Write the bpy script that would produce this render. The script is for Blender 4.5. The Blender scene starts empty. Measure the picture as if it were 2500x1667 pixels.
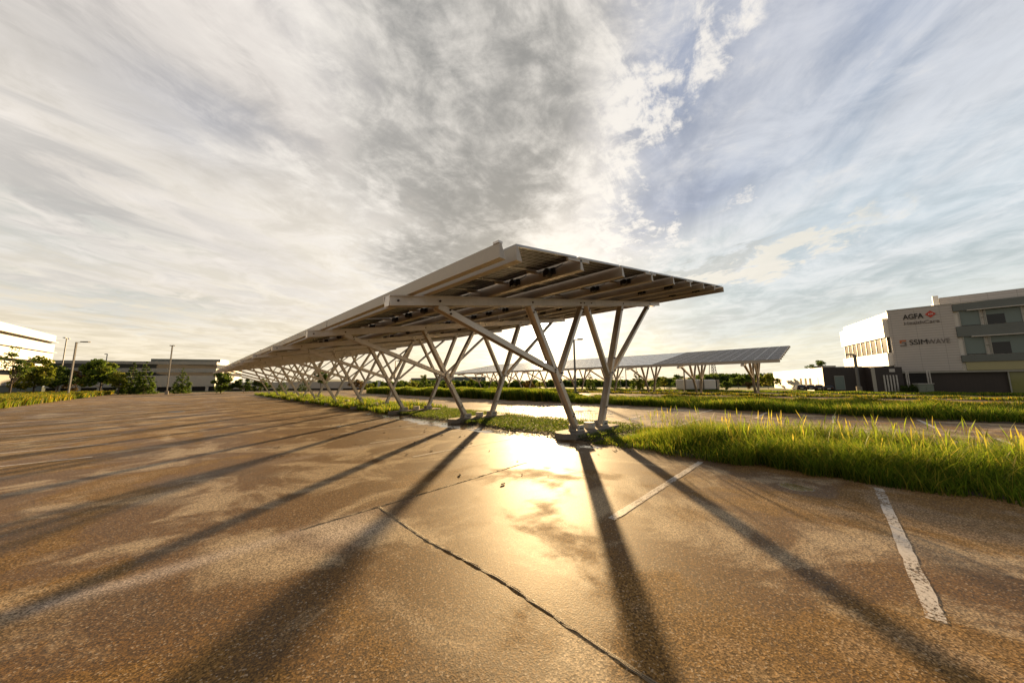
import bpy, bmesh, math, random
import numpy as np
from mathutils import Vector, Matrix
R = math.radians
random.seed(7); rng = np.random.default_rng(11)
sc = bpy.context.scene
COL = sc.collection

# ---------------------------------------------------------------- camera
CAM_H = 1.6; PITCH = 7.182; ROLL = 0.516; FPX = 782.96
cd = bpy.data.cameras.new('camera'); cam = bpy.data.objects.new('camera', cd); COL.objects.link(cam)
cd.sensor_width = 36; cd.lens = FPX/2500*36; cd.clip_start = 0.05; cd.clip_end = 5000
cam.matrix_world = Matrix.Translation((0, 0, CAM_H)) @ Matrix.Rotation(R(90+PITCH), 4, 'X') @ Matrix.Rotation(R(-ROLL), 4, 'Z')
sc.camera = cam

# ---------------------------------------------------------------- exposure
sc.view_settings.view_transform = 'Standard'; sc.view_settings.look = 'None'
sc.view_settings.gamma = 1.0
EXPOSURE = 1.55
sc.view_settings.exposure = EXPOSURE
sc.cycles.use_denoising = True; sc.cycles.denoiser = 'OPENIMAGEDENOISE'; sc.cycles.denoising_prefilter = 'ACCURATE'; sc.cycles.use_adaptive_sampling = False
sc.cycles.blur_glossy = 1.0; sc.cycles.caustics_reflective = False; sc.cycles.caustics_refractive = False
sc.cycles.max_bounces = 6; sc.cycles.transparent_max_bounces = 8
sc.cycles.sample_clamp_indirect = 4.0

# ---------------------------------------------------------------- sun
SUN_AZ, SUN_EL = 5.4, 8.9
sd = bpy.data.lights.new('sun', 'SUN'); sun = bpy.data.objects.new('sun', sd); COL.objects.link(sun)
sd.energy = 5.0; sd.angle = R(1.0); sd.color = (1.0, 0.68, 0.33)
SUN_DIR = Vector((math.sin(R(SUN_AZ))*math.cos(R(SUN_EL)), math.cos(R(SUN_AZ))*math.cos(R(SUN_EL)), math.sin(R(SUN_EL))))
sun.rotation_euler = SUN_DIR.to_track_quat('Z', 'Y').to_euler()

# ---------------------------------------------------------------- node expression helper
class G:
    def __init__(s, tree): s.t = tree; s.n = tree.nodes; s.l = tree.links
    def new(s, typ, **kw):
        nd = s.n.new(typ)
        for k, v in kw.items(): setattr(nd, k, v)
        return nd
    def put(s, sock, v):
        if isinstance(v, (int, float)): sock.default_value = v
        elif isinstance(v, (tuple, list)):
            v = tuple(v)
            if len(sock.default_value) == 4 and len(v) == 3: v = v+(1,)
            sock.default_value = v
        else: s.l.new(v, sock)
    def m(s, op, a, b=0.0, c=0.0, clamp=False):
        nd = s.new('ShaderNodeMath', operation=op, use_clamp=clamp)
        s.put(nd.inputs[0], a); s.put(nd.inputs[1], b); s.put(nd.inputs[2], c)
        return nd.outputs[0]
    def add(s, *a):
        r = a[0]
        for x in a[1:]: r = s.m('ADD', r, x)
        return r
    def mul(s, *a):
        r = a[0]
        for x in a[1:]: r = s.m('MULTIPLY', r, x)
        return r
    def sub(s, a, b): return s.m('SUBTRACT', a, b)
    def ss(s, x, lo, hi, a=0.0, b=1.0):
        nd = s.new('ShaderNodeMapRange', interpolation_type='SMOOTHSTEP', clamp=True)
        s.put(nd.inputs[0], x); s.put(nd.inputs[1], lo); s.put(nd.inputs[2], hi); s.put(nd.inputs[3], a); s.put(nd.inputs[4], b)
        return nd.outputs[0]
    def xyz(s, v):
        nd = s.new('ShaderNodeSeparateXYZ'); s.put(nd.inputs[0], v); return nd.outputs
    def vec(s, x, y, z=0.0):
        nd = s.new('ShaderNodeCombineXYZ'); s.put(nd.inputs[0], x); s.put(nd.inputs[1], y); s.put(nd.inputs[2], z); return nd.outputs[0]
    def noise(s, v, scale, detail=4, rough=0.5, dist=0.0, col=False):
        nd = s.new('ShaderNodeTexNoise'); s.put(nd.inputs['Vector'], v)
        nd.inputs['Scale'].default_value = scale; nd.inputs['Detail'].default_value = detail
        nd.inputs['Roughness'].default_value = rough; nd.inputs['Distortion'].default_value = dist
        return nd.outputs['Color' if col else 'Fac']
    def mix(s, f, a, b):
        nd = s.new('ShaderNodeMix', data_type='RGBA'); s.put(nd.inputs[0], f); s.put(nd.inputs[6], a); s.put(nd.inputs[7], b)
        return nd.outputs[2]
    def scale(s, c, f):
        nd = s.new('ShaderNodeVectorMath', operation='SCALE'); s.put(nd.inputs[0], c); s.put(nd.inputs['Scale'], f); return nd.outputs[0]
    def vadd(s, a, b):
        nd = s.new('ShaderNodeVectorMath', operation='ADD'); s.put(nd.inputs[0], a); s.put(nd.inputs[1], b); return nd.outputs[0]
    def blob(s, x, y, cx, cy, sx, sy, rot=0.0):
        """soft elliptical bump exp(-r2) around (cx,cy)"""
        dx, dy = s.sub(x, cx), s.sub(y, cy); c, q = math.cos(R(rot)), math.sin(R(rot))
        a = s.m('DIVIDE', s.add(s.mul(dx, c), s.mul(dy, q)), sx)
        b = s.m('DIVIDE', s.sub(s.mul(dy, c), s.mul(dx, q)), sy)
        return s.m('EXPONENT', s.mul(s.add(s.mul(a, a), s.mul(b, b)), -1.0))

# ---------------------------------------------------------------- world: Nishita sky behind procedural clouds
W = bpy.data.worlds.new('World'); sc.world = W; W.use_nodes = True; W.cycles.sampling_method = 'MANUAL'; W.cycles.sample_map_resolution = 2048
g = G(W.node_tree); g.n.clear()
out = g.new('ShaderNodeOutputWorld'); bg = g.new('ShaderNodeBackground'); g.l.new(bg.outputs[0], out.inputs[0])
bg.inputs[1].default_value = 0.1
sky = g.new('ShaderNodeTexSky'); sky.sky_type = 'NISHITA'; sky.sun_disc = False
sky.sun_elevation = R(SUN_EL); sky.sun_rotation = R(SUN_AZ); sky.air_density = 1.0; sky.dust_density = 1.5
D = g.new('ShaderNodeTexCoord').outputs['Generated']
nd = g.new('ShaderNodeVectorMath', operation='NORMALIZE'); g.put(nd.inputs[0], D); D = nd.outputs[0]
dx, dy, dz = g.xyz(D)
az = g.mul(g.m('ARCTAN2', dx, dy), 57.2958); el = g.mul(g.m('ARCSINE', dz), 57.2958)
zc = g.add(g.m('MAXIMUM', dz, 0.0), 0.07)
ppx, ppy = g.m('DIVIDE', dx, zc), g.m('DIVIDE', dy, zc)
def streak(a, sa, sc_, det=6, rough=0.55, ox=0.0, dist=0.4):
    c, q = math.cos(R(a)), math.sin(R(a))
    al = g.add(g.mul(ppx, q), g.mul(ppy, c)); ac = g.sub(g.mul(ppx, c), g.mul(ppy, q))
    return g.noise(g.vec(g.add(g.mul(ac, sa), ox), g.mul(al, sc_), ox), 1.0, det, rough, dist)
n_st = streak(12, 1.2, 0.5, 6, 0.58, 3.1, 0.9)
n_st2 = streak(20, 2.6, 1.0, 7, 0.62, 9.7, 0.9)
n_fe = streak(38, 7.0, 2.6, 8, 0.66, 4.4, 0.8)
n_pf = g.noise(g.vec(ppx, ppy, 1.7), 3.4, 9, 0.64, 0.5)
n_pf2 = g.noise(g.vec(ppx, ppy, 5.3), 12.0, 7, 0.65, 0.3)
n_big = g.noise(g.vec(ppx, ppy, 8.1), 1.1, 5, 0.5, 0.2)
azn = g.add(az, g.mul(g.sub(n_big, 0.5), 22.0), g.mul(g.sub(n_pf, 0.5), 14.0))
eln = g.add(el, g.mul(g.sub(n_st, 0.5), 12.0), g.mul(g.sub(n_pf, 0.5), 10.0))
t_el = g.ss(el, 0.0, 30.0)
right = g.ss(az, 0.0, 45.0)
low = g.mix(right, (0.97, 0.84, 0.62), (0.94, 0.88, 0.70))
midc = g.mix(right, (0.96, 0.88, 0.76), (0.64, 0.72, 0.77))
top = g.mix(right, (0.52, 0.50, 0.50), (0.33, 0.39, 0.53))
base = g.mix(g.ss(el, 1.0, 17.0), low, midc)
base = g.mix(g.ss(el, 16.0, 46.0), base, top)
base = g.mix(0.08, base, g.scale(sky.outputs[0], 0.12))
# gaps of clearer sky
blue = g.m('MINIMUM', g.add(g.blob(azn, eln, 30, 43, 9, 14, -20), g.mul(g.blob(azn, eln, 29, 27, 12, 4.5, 10), 0.8), g.mul(g.blob(azn, eln, 50, 33, 15, 10), 0.30), g.mul(g.blob(azn, eln, -47, 31, 9, 5), 0.42), g.mul(g.blob(azn, eln, -30, 50, 14, 5), 0.25)), 1.0)
base = g.mix(g.mul(blue, 0.78), base, (0.27, 0.33, 0.47))
teal = g.m('MINIMUM', g.add(g.blob(azn, eln, 44, 10, 24, 4.5, 3), g.mul(g.blob(azn, eln, 30, 18.5, 13, 2.0, 14), 0.9), g.mul(g.blob(azn, eln, -56, 16, 9, 3, 10), 0.9), g.mul(g.blob(azn, eln, -52, 9.5, 9, 1.6, 0), 0.9)), 1.0)
base = g.mix(g.mul(teal, 0.55), base, (0.44, 0.53, 0.55))
# veil of thin cloud, dappled
veil = g.ss(g.add(g.mul(n_st, 0.45), g.mul(n_st2, 0.3), g.mul(n_pf, 0.25)), 0.42, 0.58)
vamt = g.mul(veil, g.ss(el, 3.0, 16.0, 0.15, 0.85), g.ss(blue, 0.0, 1.0, 1.0, 0.22), g.sub(1.0, g.mul(right, 0.38)))
base = g.mix(vamt, base, g.mix(right, (0.84, 0.78, 0.72), (0.80, 0.785, 0.78)))
dap = g.ss(g.add(g.mul(n_pf, 0.55), g.mul(n_st2, 0.45)), 0.38, 0.62, g.add(0.87, g.mul(right, 0.06)), 1.12)
base = g.scale(base, dap)
ds = g.mul(g.ss(g.add(g.mul(n_st2, 0.7), g.mul(n_pf, 0.3)), 0.47, 0.60), g.m('MINIMUM', g.add(g.blob(az, el, -56, 20, 12, 8), g.mul(g.blob(az, el, -58, 36, 12, 9), 0.8), g.mul(g.blob(az, el, -33, 32, 9, 11), 0.7), g.mul(g.blob(az, el, -45, 12, 25, 5), 0.45)), 1.0))
base = g.mix(g.mul(ds, 0.6), base, (0.36, 0.36, 0.355))
# ragged feathery puffs beside the big cloud
pm = g.m('MINIMUM', g.add(g.blob(azn, el, 20, 46, 7, 12), g.blob(azn, el, 20, 34, 6, 9), g.mul(g.blob(az, el, 27, 40, 5, 5), 0.8), g.mul(g.blob(az, el, 36, 43, 8, 2.5, 20), 0.9), g.mul(g.blob(az, el, 33, 52, 4, 6, 30), 0.8), g.mul(g.blob(az, el, 22, 23, 9, 4), 0.9), g.mul(g.blob(az, el, 46, 32, 7, 3, 30), 0.50), g.mul(g.blob(az, el, 38, 25, 3, 2), 0.5)), 1.3)
puff = g.ss(g.add(g.mul(n_fe, 0.55), g.mul(n_pf2, 0.45), g.mul(pm, 0.12)), 0.57, 0.70)
puff = g.mul(puff, g.ss(pm, 0.08, 0.5))
base = g.mix(g.mul(puff, 0.85), base, (0.98, 0.93, 0.86))
# long low bank right of the canopy
bank = g.ss(g.add(g.blob(az, eln, 36, 15.5, 17, 1.7, 9), g.mul(g.sub(n_fe, 0.5), 0.7), g.mul(g.sub(n_pf2, 0.5), 0.4)), 0.30, 0.75)
base = g.mix(g.mul(bank, 0.75), base, (0.90, 0.84, 0.72))
bank2 = g.ss(g.add(g.blob(az, eln, 31, 17.0, 13, 1.2, 9), g.mul(g.sub(n_fe, 0.5), 0.5)), 0.2, 0.9)
base = g.mix(g.mul(bank2, 0.6), base, (0.50, 0.51, 0.48))
# big dark altocumulus mass
body = g.m('MINIMUM', g.add(g.blob(azn, eln, -10, 56, 38, 12), g.blob(azn, eln, -4, 42, 22, 12), g.blob(azn, eln, -5, 27, 20, 9), g.mul(g.blob(azn, eln, -14, 18, 13, 5), 1.0), g.mul(g.blob(azn, eln, -28, 34, 9, 9), 0.45)), 1.3)
dens = g.ss(g.add(body, g.mul(g.sub(n_pf, 0.5), 1.4), g.mul(g.sub(n_pf2, 0.5), 0.9)), 0.05, 0.95)
core = g.ss(g.add(body, g.mul(g.sub(n_pf, 0.5), -2.0), g.mul(g.sub(n_fe, 0.5), -1.0), g.mul(g.sub(n_pf2, 0.5), -1.2), g.mul(g.sub(n_big, 0.5), -1.6)), 0.10, 1.55)
ccol = g.mix(core, (0.92, 0.87, 0.80), (0.275, 0.275, 0.265))
base = g.mix(g.mul(dens, 0.90), base, ccol)
# the sky away from the sun is dimmer and bluer
back = g.ss(dy, -0.35, 0.45, 0.55, 1.0)
base = g.scale(base, back)
# brightening of thin cloud and haze around the sun
nd = g.new('ShaderNodeVectorMath', operation='DOT_PRODUCT'); g.put(nd.inputs[0], D); nd.inputs[1].default_value = SUN_DIR
dt = g.m('MAXIMUM', nd.outputs['Value'], 0.0)
base = g.vadd(base, g.scale((1.0, 0.90, 0.70), g.mul(g.m('POWER', dt, 900.0), 8.0)))
base = g.vadd(base, g.scale((1.0, 0.86, 0.62), g.mul(g.m('POWER', dt, 60.0), 0.7)))
base = g.vadd(base, g.scale((1.0, 0.80, 0.52), g.mul(g.m('POWER', dt, 9.0), 0.18)))
g.l.new(g.scale(base, 10.0/2**EXPOSURE), bg.inputs[0])

# ---------------------------------------------------------------- pixel measurement -> world (reference measurements of real points)
def ray(px, py):
    a, b = px-1250.0, -(py-833.5); ro, pi_ = R(ROLL), R(PITCH)
    A = a*math.cos(ro)+b*math.sin(ro); B = -a*math.sin(ro)+b*math.cos(ro)
    return Vector((A, FPX*math.cos(pi_)-B*math.sin(pi_), FPX*math.sin(pi_)+B*math.cos(pi_)))
def at(px, py, Y):
    d = ray(px, py); return Vector((0, 0, CAM_H))+d*(Y/d.y)
def zat(px, py, Y): return at(px, py, Y).z
# the parking rows run along v; u crosses them
ORG = Vector((1.882, 9.766, 0)); ROT = R(45.49)
UX = Vector((math.cos(ROT), math.sin(ROT), 0)); VX = Vector((-math.sin(ROT), math.cos(ROT), 0))
def uv(u, v, z=0.0): return ORG+UX*u+VX*v+Vector((0, 0, z))

# ---------------------------------------------------------------- object helpers
def tag(o, label=None, cat=None, group=None, kind=None):
    if label: o['label'] = label
    if cat: o['category'] = cat
    if group: o['group'] = group
    if kind: o['kind'] = kind
    return o
def empty(name, loc=(0, 0, 0), rz=0.0, **k):
    o = bpy.data.objects.new(name, None); COL.objects.link(o); o.location = loc; o.rotation_euler = (0, 0, rz)
    o.empty_display_size = 0.2
    return tag(o, **k)
class MB:
    def __init__(s): s.v = []; s.f = []; s.mi = []
    def face(s, pts, mi=0):
        i = len(s.v); s.v += [tuple(p) for p in pts]; s.f.append(tuple(range(i, i+len(pts)))); s.mi.append(mi)
    def hull(s, pts, faces, mi=0):
        i = len(s.v); s.v += [tuple(p) for p in pts]
        for f in faces: s.f.append(tuple(i+k for k in f)); s.mi.append(mi)
    def box(s, x0, y0, z0, x1, y1, z1, mi=0, M=None):
        p = [Vector(q) for q in ((x0, y0, z0), (x1, y0, z0), (x1, y1, z0), (x0, y1, z0), (x0, y0, z1), (x1, y0, z1), (x1, y1, z1), (x0, y1, z1))]
        if M is not None: p = [M @ q for q in p]
        s.hull(p, [(0, 3, 2, 1), (4, 5, 6, 7), (0, 1, 5, 4), (1, 2, 6, 5), (2, 3, 7, 6), (3, 0, 4, 7)], mi)
    def bar(s, A, B, n, w, d, mi=0, off=(0, 0)):
        """box from A to B; n = depth direction, w across, d along n; off=(across, depth)"""
        A, B, n = Vector(A), Vector(B), Vector(n).normalized(); a = (B-A).normalized(); t = a.cross(n).normalized(); n = t.cross(a).normalized()
        c = t*off[0]+n*off[1]; q = []
        for P in (A, B):
            for (i, j) in ((-1, -1), (1, -1), (1, 1), (-1, 1)): q.append(P+c+t*(i*w/2)+n*(j*d/2))
        s.hull(q, [(0, 3, 2, 1), (4, 5, 6, 7), (0, 1, 5, 4), (1, 2, 6, 5), (2, 3, 7, 6), (3, 0, 4, 7)], mi)
    def tube(s, A, B, r0, r1, seg=10, mi=0, cap=True):
        A, B = Vector(A), Vector(B); a = (B-A).normalized(); t = a.orthogonal().normalized(); n = a.cross(t)
        q = []
        for P, r in ((A, r0), (B, r1)):
            for k in range(seg): an = 2*math.pi*k/seg; q.append(P+t*(r*math.cos(an))+n*(r*math.sin(an)))
        fs = [(k, (k+1) % seg, seg+(k+1) % seg, seg+k) for k in range(seg)]
        if cap: fs += [tuple(range(seg-1, -1, -1)), tuple(range(seg, 2*seg))]
        s.hull(q, fs, mi)
    def prism(s, poly, A, B, mi=0):
        """poly of Vectors (cross section offsets), extruded A->B"""
        n = len(poly); q = [Vector(A)+p for p in poly]+[Vector(B)+p for p in poly]
        s.hull(q, [(k, (k+1) % n, n+(k+1) % n, n+k) for k in range(n)]+[tuple(range(n-1, -1, -1)), tuple(range(n, 2*n))], mi)
    def build(s, name, mats, parent=None, smooth=False, bevel=0.0, **k):
        me = bpy.data.meshes.new(name); me.from_pydata(s.v, [], s.f)
        if not isinstance(mats, (list, tuple)): mats = [mats]
        for m in mats: me.materials.append(m)
        me.polygons.foreach_set('material_index', s.mi)
        bm = bmesh.new(); bm.from_mesh(me); bmesh.ops.remove_doubles(bm, verts=bm.verts, dist=1e-5) if bevel or smooth else None
        bmesh.ops.recalc_face_normals(bm, faces=bm.faces)
        if bevel: bmesh.ops.bevel(bm, geom=list(bm.edges), offset=bevel, segments=2, affect='EDGES', profile=0.6)
        bm.to_mesh(me); bm.free()
        if smooth: me.polygons.foreach_set('use_smooth', [True]*len(me.polygons))
        o = bpy.data.objects.new(name, me); COL.objects.link(o)
        if parent: o.parent = parent
        return tag(o, **k)
def dup(o, parent=None, loc=None, rz=None, **k):
    c = o.copy(); COL.objects.link(c)
    if parent: c.parent = parent
    if loc is not None: c.location = loc
    if rz is not None: c.rotation_euler = (0, 0, rz)
    for ch in [x for x in bpy.data.objects if x.parent == o and x != c]: dup(ch, c)
    return tag(c, **k)
def np_mesh(name, V, F, mat, parent=None, attr=None, **k):
    """V (n,3), F (m,4) or (m,3) arrays"""
    me = bpy.data.meshes.new(name); n, m, q = len(V), len(F), F.shape[1]
    me.vertices.add(n); me.vertices.foreach_set('co', np.ascontiguousarray(V, dtype=np.float32).ravel())
    me.loops.add(m*q); me.loops.foreach_set('vertex_index', np.ascontiguousarray(F, dtype=np.int32).ravel())
    me.polygons.add(m); me.polygons.foreach_set('loop_start', np.arange(0, m*q, q, dtype=np.int32)); me.polygons.foreach_set('loop_total', np.full(m, q, dtype=np.int32))
    for x in (mat if isinstance(mat, (list, tuple)) else [mat]): me.materials.append(x)
    if attr is not None:
        a = me.attributes.new('rnd', 'FLOAT', 'POINT'); a.data.foreach_set('value', np.ascontiguousarray(attr, dtype=np.float32))
    me.update(calc_edges=True)
    o = bpy.data.objects.new(name, me); COL.objects.link(o)
    if parent: o.parent = parent
    return tag(o, **k)

# ---------------------------------------------------------------- materials
def mat(name):
    m = bpy.data.materials.new(name); m.use_nodes = True; gg = G(m.node_tree); b = gg.n['Principled BSDF']; return m, gg, b
def simple(name, col, rough=0.6, metal=0.0, var=0.12, scale=3.0, bump=0.0, spec=0.5):
    m, q, b = mat(name); tc = q.new('ShaderNodeTexCoord').outputs['Object']
    n = q.noise(tc, scale, 6, 0.6); n2 = q.noise(tc, scale*9, 4, 0.6)
    f = q.add(q.mul(n, 0.65), q.mul(n2, 0.35))
    q.put(b.inputs['Base Color'], q.mix(q.ss(f, 0.3, 0.7), [c*(1-var) for c in col], [min(1, c*(1+var)) for c in col]))
    q.put(b.inputs['Roughness'], q.ss(f, 0.3, 0.7, max(0.02, rough-0.08), min(1, rough+0.08)))
    b.inputs['Metallic'].default_value = metal; b.inputs['Specular IOR Level'].default_value = spec
    if bump:
        bp = q.new('ShaderNodeBump'); bp.inputs['Strength'].default_value = bump; bp.inputs['Distance'].default_value = 0.02
        q.put(bp.inputs['Height'], n2); q.l.new(bp.outputs[0], b.inputs['Normal'])
    return m
M_steel = simple('galvanised_steel', (0.68, 0.63, 0.57), 0.40, 0.5, 0.16, 0.8)
M_purlin = simple('rolled_steel', (0.42, 0.37, 0.30), 0.48, 0.3, 0.12, 0.6)
M_conc = simple('concrete', (0.25, 0.215, 0.175), 0.85, 0, 0.22, 2.2, 0.5)
M_plate = simple('pale_plate', (0.52, 0.49, 0.45), 0.6, 0.2, 0.15, 8)
M_bolt = simple('dark_bolt', (0.06, 0.04, 0.03), 0.6, 0.5, 0.2, 20)
M_black = simple('black_plastic', (0.015, 0.015, 0.016), 0.5)
M_pole = simple('lamp_pole_paint', (0.16, 0.155, 0.15), 0.5, 0.3)
M_poleb = simple('bright_pole', (0.5, 0.48, 0.44), 0.5, 0.4)
M_dirt = simple('soil', (0.075, 0.055, 0.035), 0.95, 0, 0.4, 5, 0.8)
M_trunk = simple('bark', (0.085, 0.06, 0.04), 0.9, 0, 0.3, 6, 0.6)
M_white = simple('white_panel', (0.78, 0.75, 0.70), 0.5, 0, 0.05, 0.6)
M_seam = simple('joint_sealant', (0.085, 0.055, 0.03), 0.7, 0, 0.4, 14, 1.0)
M_lip = simple('joint_edge', (0.24, 0.165, 0.085), 0.7, 0, 0.35, 18, 1.0)

def foliage(name, c1, c2, c3, trans=0.5):
    m, q, b = mat(name)
    at_ = q.new('ShaderNodeAttribute'); at_.attribute_name = 'rnd'; r = at_.outputs['Fac']
    col = q.mix(q.ss(r, 0.0, 0.55), c1, c2); col = q.mix(q.ss(r, 0.72, 1.0), col, c3)
    q.put(b.inputs['Base Color'], col); b.inputs['Roughness'].default_value = 0.6; b.inputs['Specular IOR Level'].default_value = 0.2
    tr = q.new('ShaderNodeBsdfTranslucent'); q.put(tr.inputs[0], q.scale(col, 1.6))
    mx = q.new('ShaderNodeMixShader'); mx.inputs[0].default_value = trans
    q.l.new(b.outputs[0], mx.inputs[1]); q.l.new(tr.outputs[0], mx.inputs[2]); q.l.new(mx.outputs[0], q.n['Material Output'].inputs[0])
    return m
M_grass = foliage('grass_blades', (0.036, 0.075, 0.006), (0.12, 0.165, 0.012), (0.32, 0.26, 0.04), 0.62)
M_grass_y = foliage('yellow_grass', (0.05, 0.085, 0.008), (0.12, 0.14, 0.012), (0.40, 0.25, 0.02))
M_clover = foliage('clover', (0.04, 0.08, 0.010), (0.10, 0.14, 0.018), (0.20, 0.19, 0.04))
M_leaf_d = foliage('dark_leaves', (0.024, 0.050, 0.008), (0.055, 0.085, 0.012), (0.12, 0.14, 0.02), 0.5)
M_leaf_m = foliage('mid_leaves', (0.030, 0.062, 0.008), (0.07, 0.105, 0.013), (0.15, 0.16, 0.025), 0.5)
M_leaf_y = foliage('yellow_leaves', (0.06, 0.085, 0.01), (0.13, 0.15, 0.016), (0.23, 0.17, 0.03), 0.5)
M_leaf_r = foliage('rusty_leaves', (0.05, 0.042, 0.012), (0.10, 0.065, 0.02), (0.17, 0.10, 0.03), 0.4)

# wet worn asphalt
def asphalt():
    m, q, b = mat('worn_asphalt'); P = q.new('ShaderNodeTexCoord').outputs['Object']
    # object space of the lot is (u, v)
    x, y, z = q.xyz(P)
    big = q.noise(P, 0.33, 5, 0.55, 0.6); med = q.noise(P, 1.3, 6, 0.6, 0.4); fine = q.noise(P, 60.0, 3, 0.7)
    vo = q.new('ShaderNodeTexVoronoi'); q.put(vo.inputs['Vector'], P); vo.inputs['Scale'].default_value = 95.0
    grain = vo.outputs['Distance']; vc = q.xyz(vo.outputs['Color'])[0]
    strk = q.noise(q.vec(q.mul(x, 0.5), q.mul(y, 0.09), 2.0), 1.0, 5, 0.55, 0.8)
    wetn = q.add(q.mul(big, 0.55), q.mul(med, 0.25), q.mul(strk, 0.40))
    # the drainage dip near the bed stays wettest
    dip = q.m('MINIMUM', q.add(q.mul(q.blob(x, y, -2.0, -0.6, 1.4, 1.2), 0.6), q.mul(q.blob(x, y, -2.95, -1.15, 0.42, 0.35), 0.75), q.mul(q.blob(x, y, -1.1, 6, 0.7, 9), 0.95), q.mul(q.blob(x, y, 6.0, 4, 3.4, 8), 0.9), q.mul(q.blob(x, y, -5.5, -2.5, 2.5, 2.0), 0.35), q.mul(q.blob(x, y, -1.75, -5.0, 0.3, 0.35), 1.1), q.mul(q.blob(x, y, 22, 9, 12, 12), 0.6), q.mul(q.blob(x, y, -4.0, 7.0, 3.2, 8.0), 0.75), q.mul(q.blob(x, y, -7.5, 3.0, 2.0, 5.0), 0.4)), 1.3)
    wet = q.ss(q.add(wetn, q.mul(dip, 0.20)), 0.545, 0.665)
    damp = q.ss(q.add(wetn, q.mul(dip, 0.15)), 0.50, 0.60)
    blot = q.noise(P, 0.75, 7, 0.62, 0.9)
    dry = q.ss(q.add(q.mul(blot, 0.75), q.mul(big, 0.35)), 0.54, 0.66)
    c = q.mix(damp, (0.215, 0.145, 0.082), (0.185, 0.102, 0.028))
    c = q.mix(wet, c, (0.108, 0.052, 0.010))
    c = q.mix(q.mul(dry, 0.8), c, (0.35, 0.262, 0.155))
    pale = q.mul(q.m('MINIMUM', q.add(q.blob(x, y, -9.6, -1.24, 2.6, 0.13), q.mul(q.blob(x, y, -6.9, -1.6, 0.45, 0.35), 0.8), q.mul(q.blob(x, y, -4.0, 3.2, 3.0, 0.22, 8), 0.5)), 1.0), q.ss(med, 0.25, 0.5))
    c = q.mix(q.mul(pale, 0.8), c, (0.40, 0.33, 0.27))
    sm = q.ss(q.noise(P, 0.28, 5, 0.6, 1.2), 0.56, 0.66)
    c = q.mix(q.mul(sm, 0.5), c, (0.085, 0.052, 0.026))
    stone = q.ss(vc, 0.93, 0.97)
    ag = q.ss(vc, 0.05, 0.95, 0.5, 1.55)
    c = q.scale(c, q.mul(ag, q.ss(fine, 0.3, 0.7, 0.55, 1.5)))
    c = q.mix(q.mul(stone, 0.5), c, (0.42, 0.34, 0.24))
    pit = q.ss(q.noise(P, 16.0, 3, 0.5), 0.70, 0.76)
    c = q.mix(q.mul(pit, 0.75), c, (0.02, 0.014, 0.01))
    q.put(b.inputs['Base Color'], c)
    rough = q.ss(q.add(wet, q.mul(q.sub(fine, 0.5), 0.3)), 0.0, 1.0, 0.85, 0.62)
    pud = q.ss(q.add(dip, q.mul(q.sub(med, 0.5), 1.6), q.mul(q.sub(big, 0.5), 1.2)), 0.93, 1.06)
    q.put(b.inputs['Roughness'], q.add(q.mul(rough, q.sub(1.0, pud)), q.mul(pud, 0.17)))
    q.put(b.inputs['Specular IOR Level'], q.add(0.12, q.mul(wet, 0.15), q.mul(pud, 0.35)))
    bp = q.new('ShaderNodeBump'); bp.inputs['Distance'].default_value = 0.0016
    q.put(bp.inputs['Strength'], q.ss(q.add(pud, q.mul(wet, 0.35)), 0.0, 1.0, 0.7, 0.05))
    q.put(bp.inputs['Height'], q.add(q.mul(grain, 0.7), q.mul(fine, 0.9)))
    q.l.new(bp.outputs[0], b.inputs['Normal'])
    return m
M_asph = asphalt()
def paint():
    m, q, b = mat('worn_line_paint'); P = q.new('ShaderNodeTexCoord').outputs['Object']
    n = q.noise(P, 30.0, 8, 0.8); n2 = q.noise(P, 2.0, 3, 0.5); f = q.ss(q.add(n, q.mul(q.sub(n2, 0.5), 0.4)), 0.40, 0.50)
    q.put(b.inputs['Base Color'], q.mix(q.noise(P, 6, 4, 0.6), (0.42, 0.36, 0.30), (0.66, 0.60, 0.52))); b.inputs['Roughness'].default_value = 0.6
    tr = q.new('ShaderNodeBsdfTransparent'); mx = q.new('ShaderNodeMixShader'); q.put(mx.inputs[0], f)
    q.l.new(tr.outputs[0], mx.inputs[1]); q.l.new(b.outputs[0], mx.inputs[2]); q.l.new(mx.outputs[0], q.n['Material Output'].inputs[0])
    return m
M_paint = paint()
def ground_mat():
    m, q, b = mat('meadow_ground'); P = q.new('ShaderNodeTexCoord').outputs['Object']
    n = q.noise(P, 0.12, 6, 0.6); n2 = q.noise(P, 3.0, 5, 0.7)
    c = q.mix(q.ss(n, 0.35, 0.65), (0.045, 0.075, 0.012), (0.13, 0.115, 0.03)); c = q.scale(c, q.ss(n2, 0.3, 0.7, 0.6, 1.4))
    q.put(b.inputs['Base Color'], c); b.inputs['Roughness'].default_value = 0.95
    return m
M_ground = ground_mat()

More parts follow.
